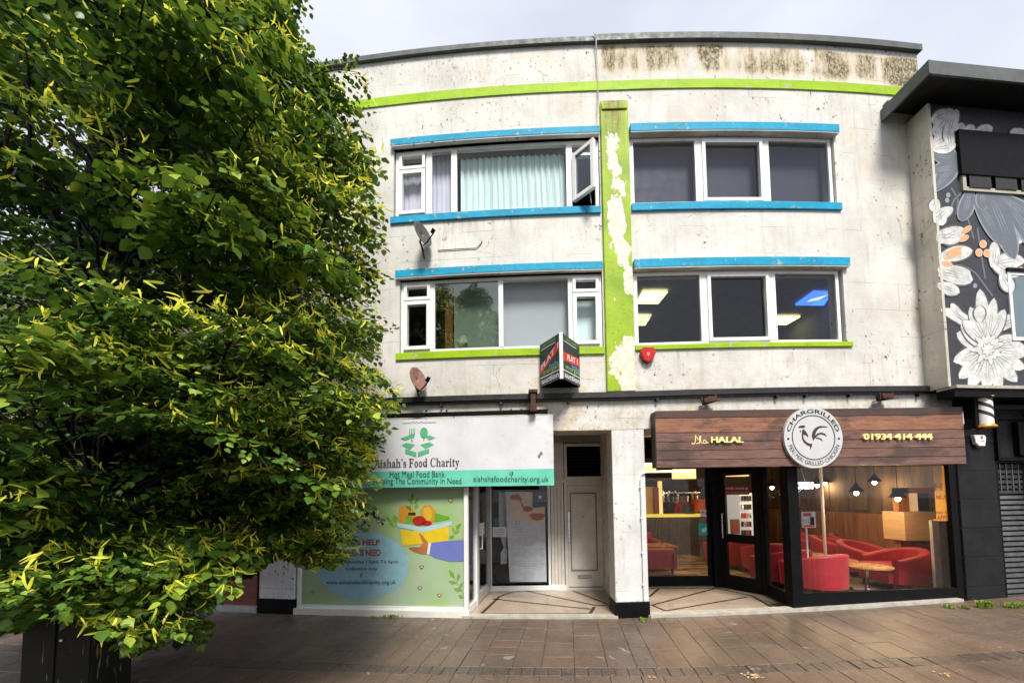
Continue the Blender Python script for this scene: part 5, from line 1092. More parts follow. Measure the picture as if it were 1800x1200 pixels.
# red sofa at the left window
sf = onZ(1172, 1010, FZ); so = thing('sofa', 'red two seat sofa at the left grill window beside the pier', 'sofa', (sf.x-.35, sf.y+.2, FZ))
obj('back', MB().box(-.75, .55, -.22, -.04, .12, .55), VEL, so, local=True, bevel=.05); obj('seat_cushion', MB().box(-.62, .42, -.04, .5, .12, .40), VEL, so, local=True, bevel=.05); obj('arm', MB().box(.42, .58, -.22, .52, .12, .50), VEL, so, local=True, bevel=.05); obj('arm', MB().box(-.8, -.62, -.22, .52, .12, .50), VEL, so, local=True, bevel=.05)
for x_ in (-.7, .5): obj('leg', MB().box(x_-.02, x_+.02, -.15, -.11, 0, .13), WLEG, so, local=True)
TTOP = mat('orange_wood_top', (.46, .20, .05), .3, var=.3, ns=4, stretch=(1, 5, 1), bump=0); CHROME = mat('chrome', (.75, .75, .75), .12, 1.0, var=.05, bump=0)
def table(lab, x, y_, z=.60, r=.34):
    p = onZ(x, y_, z); t = thing('round_table', lab, 'table', (p.x, p.y, FZ), 'round pedestal tables of the grill'); h = z-FZ
    obj('table_top', MB().lathe((0, 0, h-.03), [(0, 0), (r-.01, 0), (r, .006), (r, .026), (r-.006, .03), (0, .03)], 40), TTOP, t, local=True)
    obj('pedestal', MB().lathe((0, 0, 0), [(.19, 0), (.19, .01), (.10, .025), (.05, .07), (.03, .14), (.024, .25), (.024, h-.04), (.07, h-.03)], 24), CHROME, t, local=True, smooth=True)
table('round orange wood table on a chrome pedestal nearest the glass', 1523, 993); table('round orange wood table in the middle of the three', 1467, 982); table('round orange wood table half hidden by the corner post', 1420, 973, .62, .36)
table('round wood table seen through the side window', 1362, 963, .62, .36)
p = onZ(1160, 958, .6); t = thing('coffee_table', 'pale wood table behind the red sofa', 'table', (p.x-.2, p.y, FZ)); obj('table_top', MB().box(-.6, .5, -.35, .35, .48, .52), TTOP, t, local=True)
for a_ in (-.55, .45):
    for b_ in (-.3, .3): obj('leg', MB().box(a_-.02, a_+.02, b_-.02, b_+.02, 0, .48), WLEG, t, local=True)
t = sf; s2 = thing('sofa', 'second red sofa beyond the pale wood table', 'sofa', (p.x-.3, p.y+.9, FZ)); obj('back', MB().box(-.7, .5, .2, .38, .12, .72), VEL, s2, local=True, bevel=.05); obj('seat_cushion', MB().box(-.6, .4, -.3, .2, .12, .42), VEL, s2, local=True, bevel=.05); obj('arm', MB().box(.4, .56, -.3, .36, .12, .56), VEL, s2, local=True, bevel=.05)

# pendants: glass hood over a warm bulb
BULB = emis('warm_bulb', (1, .80, .42), 14.0)
def pendant(lab, x, y_, Y, watt):
    p = onY(x, y_, Y); t = thing('pendant_lamp', lab, 'lamp', tuple(p), 'black pendant lamps of the grill')
    obj('lamp_shade', MB().lathe((0, 0, 0), [(.13, .0), (.10, .05), (.04, .12), (.02, .17), (.0, .18)], 20), BLACK, t, local=True, smooth=True)
    obj('bulb', MB().lathe((0, 0, -.0), [(0, -.07), (.03, -.055), (.042, -.02), (.03, .01), (0, .02)], 14), BULB, t, local=True, smooth=True); obj('cord', MB().tube([(0, 0, .17), (0, 0, 3.1-p.z)], .006, 5), BLACK, t, local=True)
    l = bpy.data.lights.new('bulb_light', 'POINT'); l.energy = watt; l.color = (1, .72, .40); l.shadow_soft_size = .16; lo = bpy.data.objects.new('bulb_light', l); COL.objects.link(lo); lo.parent = t; lo.location = (0, 0, -.12)
for a_ in (('pendant lamp hanging behind the OPEN sign, left of the white pole', 1436, 851, 8.6, 13), ('small pendant lamp just right of the white pole', 1450, 848, 10.5, 13), ('pendant lamp between the white pole and the middle of the window', 1505, 864, 7.8, 13), ('pendant lamp highest in the window, over the middle of the room', 1537, 846, 8.8, 13), ('pendant lamp nearest the orange wood frame', 1578, 874, 7.2, 13),
           ('pendant lamp seen through the side window', 1357, 855, 9.5, 13), ('pendant lamp over the red sofa at the left window', 1195, 800, 9.3, 40)): pendant(*a_)
# white pole, wood frame, wall boxes
a = at(1447, 1000, 7.3)
po = thing('support_pole', 'slim white pole from floor to ceiling behind the big window', 'pole', (at(1450, 960, 8.2).x, 8.2, FZ)); obj('pole', MB().tube([(0, 0, 0), (0, 0, 3.0)], .028, 10), UPVC, po, local=True)
fr0 = thing('wood_doorframe', 'orange brown wood frame around a dark opening at the right of the dining room', 'frame', tuple(at(1582, 975, 7.9)))
ORW = mat('orange_wood', (.42, .15, .03), .45, var=.35, ns=3, stretch=(5, 5, .5)); a0 = at(1581, 975, 7.85); a1 = at(1592, 857, 7.85)
obj('post', MB().box(a0.x, a1.x, 7.8, 7.92, a0.z, a1.z), ORW, fr0); b1 = at(1644, 866, 7.85); obj('head', MB().box(a0.x, b1.x, 7.8, 7.92, b1.z, a1.z), ORW, fr0)
block('wall_box', 1592, 1644, 899, 950, 7.6, .45, mat('pale_wood_veneer', (.62, .40, .20), .4, var=.2, ns=2, stretch=(.6, 1, 7), bump=0), 'pale wood cupboard on the right wall above the chairs', 'cupboard', bevel=.006)
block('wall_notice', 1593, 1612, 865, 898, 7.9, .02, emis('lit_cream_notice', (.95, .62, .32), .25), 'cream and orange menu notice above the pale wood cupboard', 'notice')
block('dark_opening', 1612, 1644, 866, 898, 8.0, .05, DARK, parent=inn)
block('leaning_board', 1647, 1655, 914, 1043, 6.75, .05, mat('cream_board', (.9, .8, .64), .5), 'tall thin cream board leaning at the right of the window', 'board')
block('wood_panel', 1655, 1684, 912, 1040, 6.8, .05, mat('bright_ply', (.80, .38, .14), .4, var=.5, ns=4, stretch=(4, 4, .5), bump=0), parent=inn); block('wood_panel', 1592, 1645, 950, 975, 8.0, .05, WAIN, parent=inn)
# orange window vinyl with lettering
wv = thing('window_vinyl', 'orange strip with brown letters stuck inside the right edge of the window', 'window sticker', tuple(FW.pt(fl_-.5, 1.4, -.07)))
YO = flat('orange_vinyl', (.70, .28, .02), .5)
obj('strip', MB().poly(FW, [(1640, 818), (1667, 818), (1674, 915), (1646, 915)], -.06), YO, wv)
OB = flat('brown_letter', (.42, .10, .02))
for tx, r_ in (('H', (1643, 849, 1657, 862)), ('T', (1661, 838, 1667, 850)), ('MUST', (1646, 869, 1672, 877)), ('PART TIME', (1646, 898, 1672, 903)), ('APPLY', (1647, 905, 1673, 913))): obj('lettering', MB().text(FW, tx, r_, -.057, bold=.03), OB, wv)
# poster on a post, OPEN neon, stickers, online order sign
ps = thing('poster_stand', 'red and white poster on a thin white post among the chairs', 'poster stand', tuple(at(1421, 960, 7.0)))
a = at(1411, 927, 7.0); b = at(1433, 899, 7.0); obj('board', MB().box(a.x, b.x, 7.0, 7.02, a.z, b.z), WHITEPRINT, ps); a2 = at(1413, 907, 6.99); b2 = at(1426, 901, 6.99); obj('print', MB().box(a2.x, b2.x, 6.99, 6.997, a2.z, b2.z), RED, ps); a2 = at(1425, 923, 6.99); b2 = at(1431, 908, 6.99); obj('print', MB().box(a2.x, b2.x, 6.99, 6.997, a2.z, b2.z), BLACK, ps); a2 = at(1413, 926, 6.99); b2 = at(1431, 922, 6.99); obj('print', MB().box(a2.x, b2.x, 6.988, 6.996, a2.z, b2.z), flat('orange_red_print', (.7, .12, .04)), ps); a2 = at(1413, 919, 6.99); b2 = at(1424, 912, 6.99); obj('print', MB().box(a2.x, b2.x, 6.988, 6.996, a2.z, b2.z), flat('pale_blue_print', (.4, .5, .62)), ps)
a = at(1418, 928, 7.01); obj('post', MB().box(a.x-.01, a.x+.01, 7.01, 7.03, FZ, a.z), UPVC, ps)
nsg = thing('open_sign', 'white neon OPEN sign hanging inside the big window', 'neon sign', tuple(FW.pt(.3, 1.9, -.12)))
NEON = emis('white_neon', (.85, .95, 1.0), 1.6); HALO = mat('acrylic_back', (.10, .12, .13), .2)
obj('back_plate', MB().poly(FW, [(1387, 846), (1429, 846), (1429, 860), (1387, 860)], -.115), HALO, nsg)
obj('lettering', MB().text(FW, 'OPEN', (1399, 847, 1428, 859), -.105, bold=.01, depth=.02), NEON, nsg); obj('cup_icon', MB().stroke(FW, [(1389, 848), (1390, 858), (1396, 858), (1397, 848), (1389, 848), (1393, 843)], .018, -.105), NEON, nsg)
obj('cord', MB().tube([FW.pt(*FW.px(1391, 846), -.11), FW.pt(*FW.px(1402, 820), -.11)], .004, 4).tube([FW.pt(*FW.px(1418, 820), -.11), FW.pt(*FW.px(1426, 846), -.11)], .004, 4).tube([FW.pt(*FW.px(x, y_), -.11) for x, y_ in ((1396, 860), (1402, 866), (1412, 866), (1418, 860))], .006, 5), UPVC, nsg)
osn = thing('order_sign', 'dark red order online sticker at the top of the grill door glass', 'sticker', tuple(RD.pt(.4, 2.1, .012)))
def rpx(x, y_, o=.012): return RD.px(x, y_, o)
MAR = flat('maroon_print', (.26, .015, .03)); obj('sheet', MB().poly(RD, [(1263, 854), (1317, 853), (1317, 869), (1263, 869)], .014), MAR, osn); obj('mark', MB().poly(RD, [(1268+4*math.cos(i*.7), 861+4.5*math.sin(i*.7)) for i in range(9)], .016), GREY3, osn)
obj('lettering', MB().text(RD, 'ORDER ONLINE @', (1275, 856, 1315, 861), .016, bold=.02), AWH, osn); obj('lettering', MB().text(RD, 'www.chargrilled.co.uk', (1275, 863, 1315, 867), .016), AWH, osn)
st = thing('window_sticker', 'teal square sticker with a white mark low on the left grill window', 'window sticker', tuple(RB.pt(1.6, 1.3, .0)))
obj('sheet', MB().poly(RB, [(1228, 919), (1246, 919), (1246, 940), (1228, 940)], -.012), flat('teal_print', (.0, .42, .34)), st); obj('mark', MB().poly(RB, [(1233, 932), (1235, 927), (1238, 930), (1240, 924), (1242, 929), (1241, 934), (1236, 935)], -.010), AWH, st)
st = thing('window_sticker', 'white hygiene notice with dark and red marks beside the grill door', 'window sticker', tuple(RB.pt(1.6, 1.5, .0)))
obj('sheet', MB().poly(RB, [(1231, 896), (1245, 896), (1245, 914), (1231, 911)], -.012), WHITEPRINT, st); obj('mark', MB().poly(RB, [(1233, 899), (1237, 898), (1236, 903)], -.010).poly(RB, [(1240, 899), (1243, 900), (1241, 905)], -.010), NT, st); obj('mark', MB().poly(RB, [(1231, 907), (1245, 908), (1245, 917), (1239, 917), (1238, 912), (1231, 911)], -.010), RED, st)
# ================================================================== CHARITY SHOP INTERIOR
ci = thing('charity_interior', 'dim room of the food charity behind its window', 'room', (0, 9, 0), kind='structure')
obj('floor', MB().box(-.45, 1.6, 7.56, 10.5, .04, .09), mat('dark_carpet', (.05, .05, .055), .9), ci); obj('back_wall', MB().box(-3.3, 1.6, 10.4, 10.5, .09, 3.1), mat('dim_grey', (.10, .10, .11), .9), ci); obj('ceiling', MB().box(-3.3, 1.6, 7.6, 10.5, 3.1, 3.15), DARK, ci)
obj('partition', MB().box(-3.35, -3.25, 6.35, 10.5, .09, 3.1), DARK, ci); obj('partition', MB().box(-2.6, -.9, 6.42, 6.46, .09, 3.1), DARK, ci)
rb_ = thing('roller_banner', 'tall printed food charity poster standing inside the left window', 'banner', tuple(BK.pt(bu(925), .2, -.2)))
BB = Flat((-.5, 7.60), (1.7, 7.60))
def b8(x, y_): return (840+x*150/947, 860+y_*190/1200)
def b8l(l): return [b8(*p) for p in l]
obj('sheet', MB().poly(BB, [(888, 864), (957, 864), (961, 1022), (896, 1022)], 0, thick=.01), flat('poster_pale_blue', (.55, .60, .68)), rb_)
PC = flat('poster_cream', (.72, .58, .42)); PR = flat('soup_brown', (.36, .09, .03)); PB = flat('print_grey', (.24, .26, .30)); PD = flat('print_red', (.45, .2, .2))
obj('print', MB().poly(BB, b8l([(345, 30), (610, 30), (612, 190), (735, 200), (742, 400), (590, 375), (500, 330), (350, 320)]), .002), PC, rb_)
obj('print', MB().poly(BB, b8l([(360, 60), (450, 50), (500, 120), (440, 115), (360, 110)]), .004).poly(BB, b8l([(455, 110), (470, 108), (510, 190), (500, 205)]), .004).poly(BB, b8l([(555+55*math.cos(i*.5), 215+32*math.sin(i*.5)) for i in range(13)]), .004).poly(BB, b8l([(565, 280), (600, 262), (700, 262), (745, 280), (720, 330), (660, 345), (600, 330)]), .004), PR, rb_)
obj('mark', MB().stroke(BB, b8l([(430, 345), (422, 375), (445, 395), (468, 375), (455, 345)]), .015, .004), LOGO, rb_)
obj('lettering', MB().text(BB, "Aishah's\nFood\nCharity", b8(400, 405)+b8(510, 475), .004), PB, rb_)
tx = MB(); tx2 = MB()
words = 'If you or someone you know needs a hot meal please come and see us everyone is welcome here every week'.split()
def line(mb, y_, w_):
    random.shuffle(words); s_ = ' '.join(words[:7]); mb.text(BB, s_, b8(555-w_/2, y_-7)+b8(555+w_/2, y_+7), .004)
for y_, w_ in ((505, 300), (525, 200), (545, 260), (565, 380), (585, 370), (602, 220), (618, 130)): line(tx2, y_, w_)
for y_, w_ in ((660, 370), (680, 260), (700, 350), (718, 370), (738, 370), (755, 90), (795, 340), (815, 380), (832, 370), (850, 240), (870, 110), (910, 90), (932, 180), (952, 100), (972, 110), (995, 100)): line(tx, y_, w_)
obj('small_print', tx, PB, rb_); obj('small_print', tx2, PD, rb_)
np_ = thing('window_poster', 'navy poster with a white star in the upper corner of the charity window', 'poster', tuple(BK.pt(bu(950), 1.8, -.05)))
obj('sheet', MB().poly(BK, b8l([(612, 15), (765, 15), (768, 185), (612, 200)]), -.035), flat('navy_sheet', (.015, .03, .07)), np_); obj('star', MB().poly(BK, b8l([(690+(32 if i % 2 == 0 else 14)*math.sin(i*math.pi/5), 82-(32 if i % 2 == 0 else 14)*math.cos(i*math.pi/5)) for i in range(10)]), -.033), AWH, np_); obj('lettering', MB().text(BK, 'WELCOME', b8(635, 118)+b8(755, 132), -.033), LBL, np_)
cu = obj('curtain', MB().add([BB.pt(*BB.px(*b8(x, y_)), -.15+.03*(i % 2)) for i, (x, y_) in enumerate([(230, 30), (230, 330), (245, 530), (285, 650), (250, 720), (250, 840), (320, 30), (320, 320), (315, 530), (310, 650), (325, 700), (320, 830)])], [(0, 1, 7, 6), (1, 2, 8, 7), (2, 3, 9, 8), (3, 4, 10, 9), (4, 5, 11, 10)]), mat('pale_net_curtain', (.60, .60, .58), .8), None, loc=tuple(BB.pt(.3, 1.0, -.15))); tag(cu, 'pale knotted curtain hanging beside the tall charity poster', 'curtain'); s_ = cu.modifiers.new('t', 'SOLIDIFY'); s_.thickness = .03
nt = thing('notice', 'white paper notice taped to the charity window', 'notice', tuple(BK.pt(bu(878), 1.3, -.03))); obj('sheet', MB().poly(BK, b8l([(165, 415), (318, 415), (318, 525), (165, 525)]), -.015), WHITEPRINT, nt)
for i, s_ in enumerate(('NO SMOKING', 'PLEASE WAIT', 'OUTSIDE THANK YOU')): obj('lettering', MB().text(BK, s_, b8(185, 437+i*26)+b8(295, 453+i*26), -.013), NT, nt)
a = at(868, 924, 7.9); b = at(884, 910, 7.9); tag(obj('blue_box', MB().box(a.x, b.x, 7.9, 8.1, a.z, b.z), flat('bright_blue', (.02, .28, .60)), None, loc=(a.x, 7.9, a.z), bevel=.01), 'bright blue box above the white notice in the charity window', 'box')
a = at(864, 1000, 8.6); b = at(886, 955, 8.6); ch = thing('blue_chair', 'dark blue chair deep inside the charity room', 'chair', (a.x, 8.6, .09)); BC_ = flat('dark_blue_plastic', (.02, .06, .14))
obj('backrest', MB().box(a.x, b.x+.1, 8.6, 8.63, .55, .9), BC_, ch, bevel=.02); obj('seat', MB().box(a.x, b.x+.1, 8.2, 8.6, .48, .51), BC_, ch, bevel=.01)
for x_ in (a.x+.03, b.x+.07):
    for y_ in (8.25, 8.58): obj('leg', MB().tube([(x_, y_, .09), (x_, y_, .5)], .012, 6), BLACK, ch)

# ================================================================== WEEDS
WEED = M('weed_green'); WEED.set(Base_Color=WEED.mix(WEED.noise(20, 2), (.10, .20, .015), (.26, .36, .03)), Roughness=.5); WEED = WEED.m
def weed(x, y_, w_, h_, n_, lab):
    p = onZ(x, y_, GZ+lift(onZ(x, y_, GZ).x)); mb = MB()
    for i in range(n_):
        cx = random.gauss(0, w_*.4); cy = random.gauss(0, .03); a = random.uniform(0, 6.28); l = random.uniform(.4, 1)*h_; sp = random.uniform(.1, .8)*l; w = random.uniform(.004, .010)
        d = Vector((math.cos(a), math.sin(a), 0)); s_ = Vector((-d.y, d.x, 0)); b = Vector((cx, cy, 0)); m1 = b+d*sp*.4+Vector((0, 0, l*.7)); tp = b+d*sp+Vector((0, 0, l*.75))
        mb.add([b-s_*w*.3, b+s_*w*.3, m1+s_*w, tp, m1-s_*w], [(0, 1, 2, 4), (4, 2, 3)])
    o = obj('weed', mb, WEED, None, local=True); o.location = p; tag(o, lab, 'weed', 'weeds growing along the foot of the shopfronts')
for a_ in ((690, 1084, .16, .055, 130, 'low spreading weed under the painted board, below its cloud'), (655, 1085, .12, .03, 60, 'thin line of weeds left of the spreading weed under the painted board'), (765, 1080, .04, .06, 60, 'small weed tuft under the painted board, left of a pair'), (790, 1080, .045, .06, 70, 'small weed tuft at the right end of the painted board'),
           (829, 1086, .04, .03, 30, 'tiny weed at the corner of the left entrance step'), (1130, 1090, .05, .05, 110, 'bright weed tuft at the foot of the middle pier'), (1062, 1088, .06, .02, 40, 'tiny weeds at the step left of the middle pier'), (1168, 1086, .05, .02, 30, 'tiny weeds at the step right of the middle pier'),
           (1668, 1067, .07, .05, 90, 'weed tuft below the right end of the grill window'), (1697, 1068, .05, .045, 60, 'small weed between the grill window and the black pier'), (1732, 1066, .10, .12, 220, 'tall bright weed in front of the black pier'), (1782, 1066, .14, .08, 200, 'wide low weed in front of the grey shutter')): weed(*a_)
lt = MB()
for i in range(60): 
    x, y_ = random.uniform(-3.5, 6.5), random.uniform(4.0, 5.8); a = random.uniform(0, 6.3); r = random.uniform(.004, .009); z = GZ+lift(x)+.003
    lt.add([(x+r*math.cos(a+k*1.57), y_+r*.7*math.sin(a+k*1.57), z) for k in range(4)], [(0, 1, 2, 3)])
tag(obj('litter', lt, flat('pale_litter', (.5, .48, .4))), None, None, kind='stuff')
def leaf_pile(x, y_, n_, lab, c_):
    p = onZ(x, y_, GZ+.004+lift(onZ(x, y_, GZ).x)); mb = MB()
    for i in range(n_):
        cx, cy = random.gauss(0, .035), random.gauss(0, .03); a = random.uniform(0, 6.3); r = random.uniform(.010, .022); mb.add([(cx+r*math.cos(a+k*1.57), cy+r*.6*math.sin(a+k*1.57), random.uniform(.002, .012)) for k in range(4)], [(0, 1, 2, 3)])
    o = obj('leaf_litter', mb, flat('dry_leaf', c_), None, local=True); o.location = p; tag(o, lab, 'leaf litter')
leaf_pile(1327, 1188, 26, 'pale yellow fallen leaf scraps on the dark sett band', (.62, .45, .22)); leaf_pile(1150, 1190, 10, 'few brown leaf scraps on the sett band near the middle pier', (.35, .22, .10)); leaf_pile(1655, 1184, 10, 'orange leaf scraps at the right end of the sett band', (.55, .30, .12))

# ================================================================== CABINET UNDER THE TREE
cb = thing('utility_cabinet', 'dark olive street cabinet with pale scratches under the tree', 'utility cabinet', (-3.9, 3.7, 0))
OLV = M('olive_cabinet'); c = OLV.mix(OLV.ramp(OLV.noise(2, 4), .3, .7), (.010, .011, .007), (.020, .020, .013)); sc = OLV.math('MULTIPLY', OLV.ramp(OLV.noise(9, 3, .5, (3.0, 3.0, .35)), .645, .68), 1.0); c = OLV.mix(sc, c, (.30, .24, .16)); OLV.set(Base_Color=c, Roughness=.55, Specular_IOR_Level=.2); OLV.bump(OLV.noise(30, 3), .15, .004); OLV = OLV.m
x0, x1 = -4.27, -3.66; y0_, y1_ = 3.56, 3.93
obj('body', MB().box(x0, x1, y0_, y1_, .05, 1.02), OLV, cb, bevel=.01); obj('lid', MB().box(x0-.02, x1+.02, y0_-.02, y1_+.02, 1.02, 1.07), OLV, cb, bevel=.012); obj('plinth', MB().box(x0-.03, x1+.03, y0_-.03, y1_+.03, 0, .06), JOINT, cb)
xm = (x0+x1)/2
for i in (0, 1): d_ = obj('door', MB().box((x0 if i == 0 else xm)+.012, (xm if i == 0 else x1)-.012, y0_-.012, y0_+.01, .10, .98), OLV, cb, bevel=.004)
obj('lock', MB().lathe((xm+.05, y0_-.016, .6), [(.0, 0), (.015, 0), (.015, .02), (0, .02)], 10), STEEL, cb); obj('sticker', MB().box(x1+.0005, x1+.002, 3.70, 3.80, .80, .84), flat('pale_blue_sticker', (.35, .5, .6)), cb)

# ================================================================== LIME TREE
TRC = (-3.75, 3.45)
tree = thing('lime_tree', 'large leafy lime tree with pale bracts filling the left of the street front', 'tree', (-4.35, 4.15, 0))
BARK = mat('wet_bark', (.016, .013, .011), .7, spec=.2, var=.5, ns=5, bump=.8, bs=30, bd=.02, stretch=(1, 1, .3))
obj('trunk', MB().tube([(-4.35, 4.15, -.02), (-4.33, 4.13, .3), (-4.25, 4.05, 1.2), (-4.1, 3.9, 2.2), (-3.95, 3.7, 3.6), (-3.85, 3.6, 5.2), (-3.8, 3.5, 7.2), (-3.8, 3.5, 8.4)], [.26, .21, .18, .16, .13, .09, .05, .02], 12), BARK, tree, smooth=True)
rng = np.random.default_rng(11)
OUT = [(-400, -900), (560, -900), (548, -60), (540, 0), (522, 45), (536, 98), (505, 112), (500, 128), (545, 122), (590, 108), (655, 95), (642, 150), (655, 215), (672, 290), (692, 330), (690, 385), (662, 400), (700, 455), (735, 492), (722, 530), (742, 590), (700, 640), (728, 680), (700, 712), (668, 760), (672, 800), (655, 830), (690, 880), (680, 915), (640, 935), (590, 985), (540, 1000), (480, 968), (445, 985), (420, 1010), (385, 1045), (345, 1068), (352, 1120), (330, 1150), (300, 1110), (280, 1085), (262, 1140), (230, 1145), (150, 1090), (60, 1075), (20, 1105), (-400, 1100)]
def inside(x, y_):
    c = np.zeros(len(x), bool); n_ = len(OUT)
    for i in range(n_):
        x1_, y1__ = OUT[i]; x2, y2 = OUT[(i+1) % n_]
        if y1__ == y2: continue
        t = ((y1__ > y_) != (y2 > y_)) & (x < (x2-x1_)*(y_-y1__)/(y2-y1__)+x1_); c ^= t
    return c
Rn = np.array([_r[:], _u[:], _f[:]])
def project(p):
    v = p-np.array([0, 0, CH]); q = v@Rn.T; z = np.maximum(q[:, 2], .05); return PPX+FPX*q[:, 0]/z, PPY-FPX*q[:, 1]/z, q[:, 2]
def radius(z): return np.interp(z, [.5, 1.0, 2, 3.2, 4.6, 6, 7.2, 8.4, 9.2], [1.3, 2.0, 2.6, 2.85, 2.75, 2.35, 1.95, 1.3, .4])
def norm(a): return a/np.maximum(np.linalg.norm(a, axis=-1, keepdims=True), 1e-9)
# boughs
NB = 2900
th = rng.uniform(0, 2*np.pi, NB); zz = np.where(rng.random(NB) < .30, rng.uniform(.7, 2.6, NB), rng.uniform(.65, 9.0, NB)); fr = np.where(rng.random(NB) < .72, rng.uniform(.80, 1.02, NB), rng.uniform(.35, .8, NB))
tip = np.stack([TRC[0]+radius(zz)*fr*np.cos(th), TRC[1]+radius(zz)*fr*np.sin(th)*.86, zz], 1)
px_, py_, dz_ = project(tip)
cl_ = np.sin(tip[:, 0]*3.1+1.3*np.sin(tip[:, 2]*2.3))+np.sin(tip[:, 1]*2.9+tip[:, 2]*1.7)+1.3*np.sin(tip[:, 2]*4.3+tip[:, 0]*1.9+.6)
ok = inside(px_, py_) & ((cl_ > -.9) | (fr < .78)) & (dz_ > 1.15) & (tip[:, 1] < 5.75)
back = (tip[:, 1] > 3.9); ok &= ~(back & (rng.random(NB) < .25)); ok &= ~((px_ < -120) & (rng.random(NB) < .75)); ok &= ~((py_ < -120) & (rng.random(NB) < .6))
ok &= ~((fr < .8) & (rng.random(NB) < .3))
tip = tip[ok]; th = th[ok]; fr = fr[ok]; NB = len(tip)
outd = norm(np.stack([np.cos(th), np.sin(th)*.9, rng.uniform(-.05, .35, NB)], 1)+rng.normal(0, .22, (NB, 3)))
blen = rng.uniform(.65, 1.15, NB)
start = tip-outd*blen[:, None]+np.array([0, 0, .06])
# twigs along each bough, leaves along each twig
leafP = []; leafD = []; leafN = []; leafS = []; leafT = []; brP = []; brD = []; brS = []; twigs = MB()
for i in range(NB):
    side = norm(np.cross(outd[i], [0, 0, 1.0])); up = np.cross(side, outd[i]); L_ = blen[i]
    def bp2(t): return start[i]+outd[i]*L_*t+np.array([0, 0, -.22*L_*t*t])+up*.10*L_*math.sin(t*2.6)
    flw = rng.choice([.15, .6, 1.3, 2.6], p=[.22, .28, .28, .22]); lsz = rng.uniform(.75, 1.35); lto = rng.normal(.03, .19)
    tb_ = np.array([bp2(0), bp2(.5), bp2(1)]); ta_, tc2, _ = project(tb_)
    if inside(ta_, tc2).all() and inside(ta_, tc2+14).all(): twigs.tube([bp2(0), bp2(.35), bp2(.7), bp2(1)], [.010, .007, .005, .003], 4, False)
    nt_ = int(8+L_*5)
    for k in range(nt_):
        t = .12+.88*k/nt_; sg = 1 if k % 2 else -1; p0 = bp2(t); tl = (.20+.22*math.sin(math.pi*min(1, t+.15)))*rng.uniform(.7, 1.2)
        td = norm(side*sg*rng.uniform(.6, 1.0)+outd[i]*rng.uniform(.5, .9)+up*rng.uniform(-.25, .30)); nl = int(6+tl*30)
        s = (np.arange(nl)+.7)/nl; pos = p0+td*tl*s[:, None]+np.array([0, 0, -1.0])*(s**2*tl*.35)[:, None]
        tsd = norm(np.cross(td, up)); sgn = np.where(np.arange(nl) % 2, 1., -1.)
        d = norm(tsd*sgn[:, None]*.8+td*.55+np.array([0, 0, -.45])+rng.normal(0, .28, (nl, 3)))
        nn_ = norm(up*.9+np.array([0, 0, .45])+outd[i]*.25+rng.normal(0, .42, (nl, 3)))
        leafP.append(pos+d*.02); leafD.append(d); leafN.append(nn_); leafS.append(rng.uniform(.030, .064, nl)*lsz); leafT.append(np.clip(rng.normal(.13+.42*t*s, .16, nl)+lto+(.12 if fr[i] > .8 else -.1), 0, 1))  # young tips yellower; tip highlights and inner crown shade put into the tone
        nb_ = int(rng.integers(2, 6)*(1.4 if t > .5 else .6)*flw+.5)
        if fr[i] > .6:
            q = p0+td*tl*(np.round(rng.uniform(.15, 1, nb_)*4)/4)[:, None]+rng.normal(0, .006, (nb_, 3))+up*.02; brP.append(q); brD.append(norm(rng.normal(0, .5, (nb_, 3))+np.array([0, 0, -.6])+outd[i]*.5)); brS.append(rng.uniform(.045, .08, nb_))
leafP = np.concatenate(leafP); leafD = np.concatenate(leafD); leafN = np.concatenate(leafN); leafT = np.concatenate(leafT); leafS = np.concatenate(leafS)
brP = np.concatenate(brP); brD = np.concatenate(brD); brS = np.concatenate(brS)
def keep(p, marg=0):
    a, b, z = project(p); k = inside(a, b) | inside(a-16, b-6) | inside(a-14, b+12) & (z > 1.0) & (p[:, 1] < 5.85); return k
k = keep(leafP); leafP, leafD, leafN, leafS, leafT = leafP[k], leafD[k], leafN[k], leafS[k], leafT[k]
k = keep(brP); brP, brD, brS = brP[k], brD[k], brS[k]
T = np.array([(0, 0, 0), (.14, .34, .05), (.50, .46, .07), (.80, .24, .02), (1.06, 0, -.10), (.80, -.24, .02), (.50, -.46, .07), (.14, -.34, .05), (.5, 0, -.015)])
TF = np.array([(0, 8, 2, 1), (8, 4, 3, 2), (0, 7, 6, 8), (8, 6, 5, 4)])
def leaf_geo(Pp, D, N, S, fold=None):
    N = norm(N-D*np.sum(N*D, 1, keepdims=True)); B = np.cross(N, D)
    v = Pp[:, None]+S[:, None, None]*(T[None, :, 0:1]*D[:, None]+T[None, :, 1:2]*B[:, None]+T[None, :, 2:3]*N[:, None]); return v
def bulk(nm, V, F, vals, m_, kind='stuff', lab=None):
    n_, k_, _ = V.shape; v = V.reshape(-1, 3)-np.array(ORG[tree.name]); f = (F[None]+np.arange(n_)[:, None, None]*k_).reshape(-1, 4)
    me = bpy.data.meshes.new(nm); me.vertices.add(len(v)); me.vertices.foreach_set('co', v.astype(np.float32).ravel()); me.loops.add(f.size); me.loops.foreach_set('vertex_index', f.astype(np.int32).ravel()); me.polygons.add(len(f)); me.polygons.foreach_set('loop_start', np.arange(0, f.size, 4, dtype=np.int32)); me.polygons.foreach_set('loop_total', np.full(len(f), 4, np.int32)); me.update(calc_edges=True)
    at_ = me.attributes.new('tone', 'FLOAT', 'POINT'); at_.data.foreach_set('value', np.repeat(vals, k_).astype(np.float32))
    me.materials.append(m_); me.polygons.foreach_set('use_smooth', np.ones(len(f), bool)); o = bpy.data.objects.new(nm, me); COL.objects.link(o); o.parent = tree; ORG[o.name] = ORG[tree.name]
    if kind: o['kind'] = kind
    return o
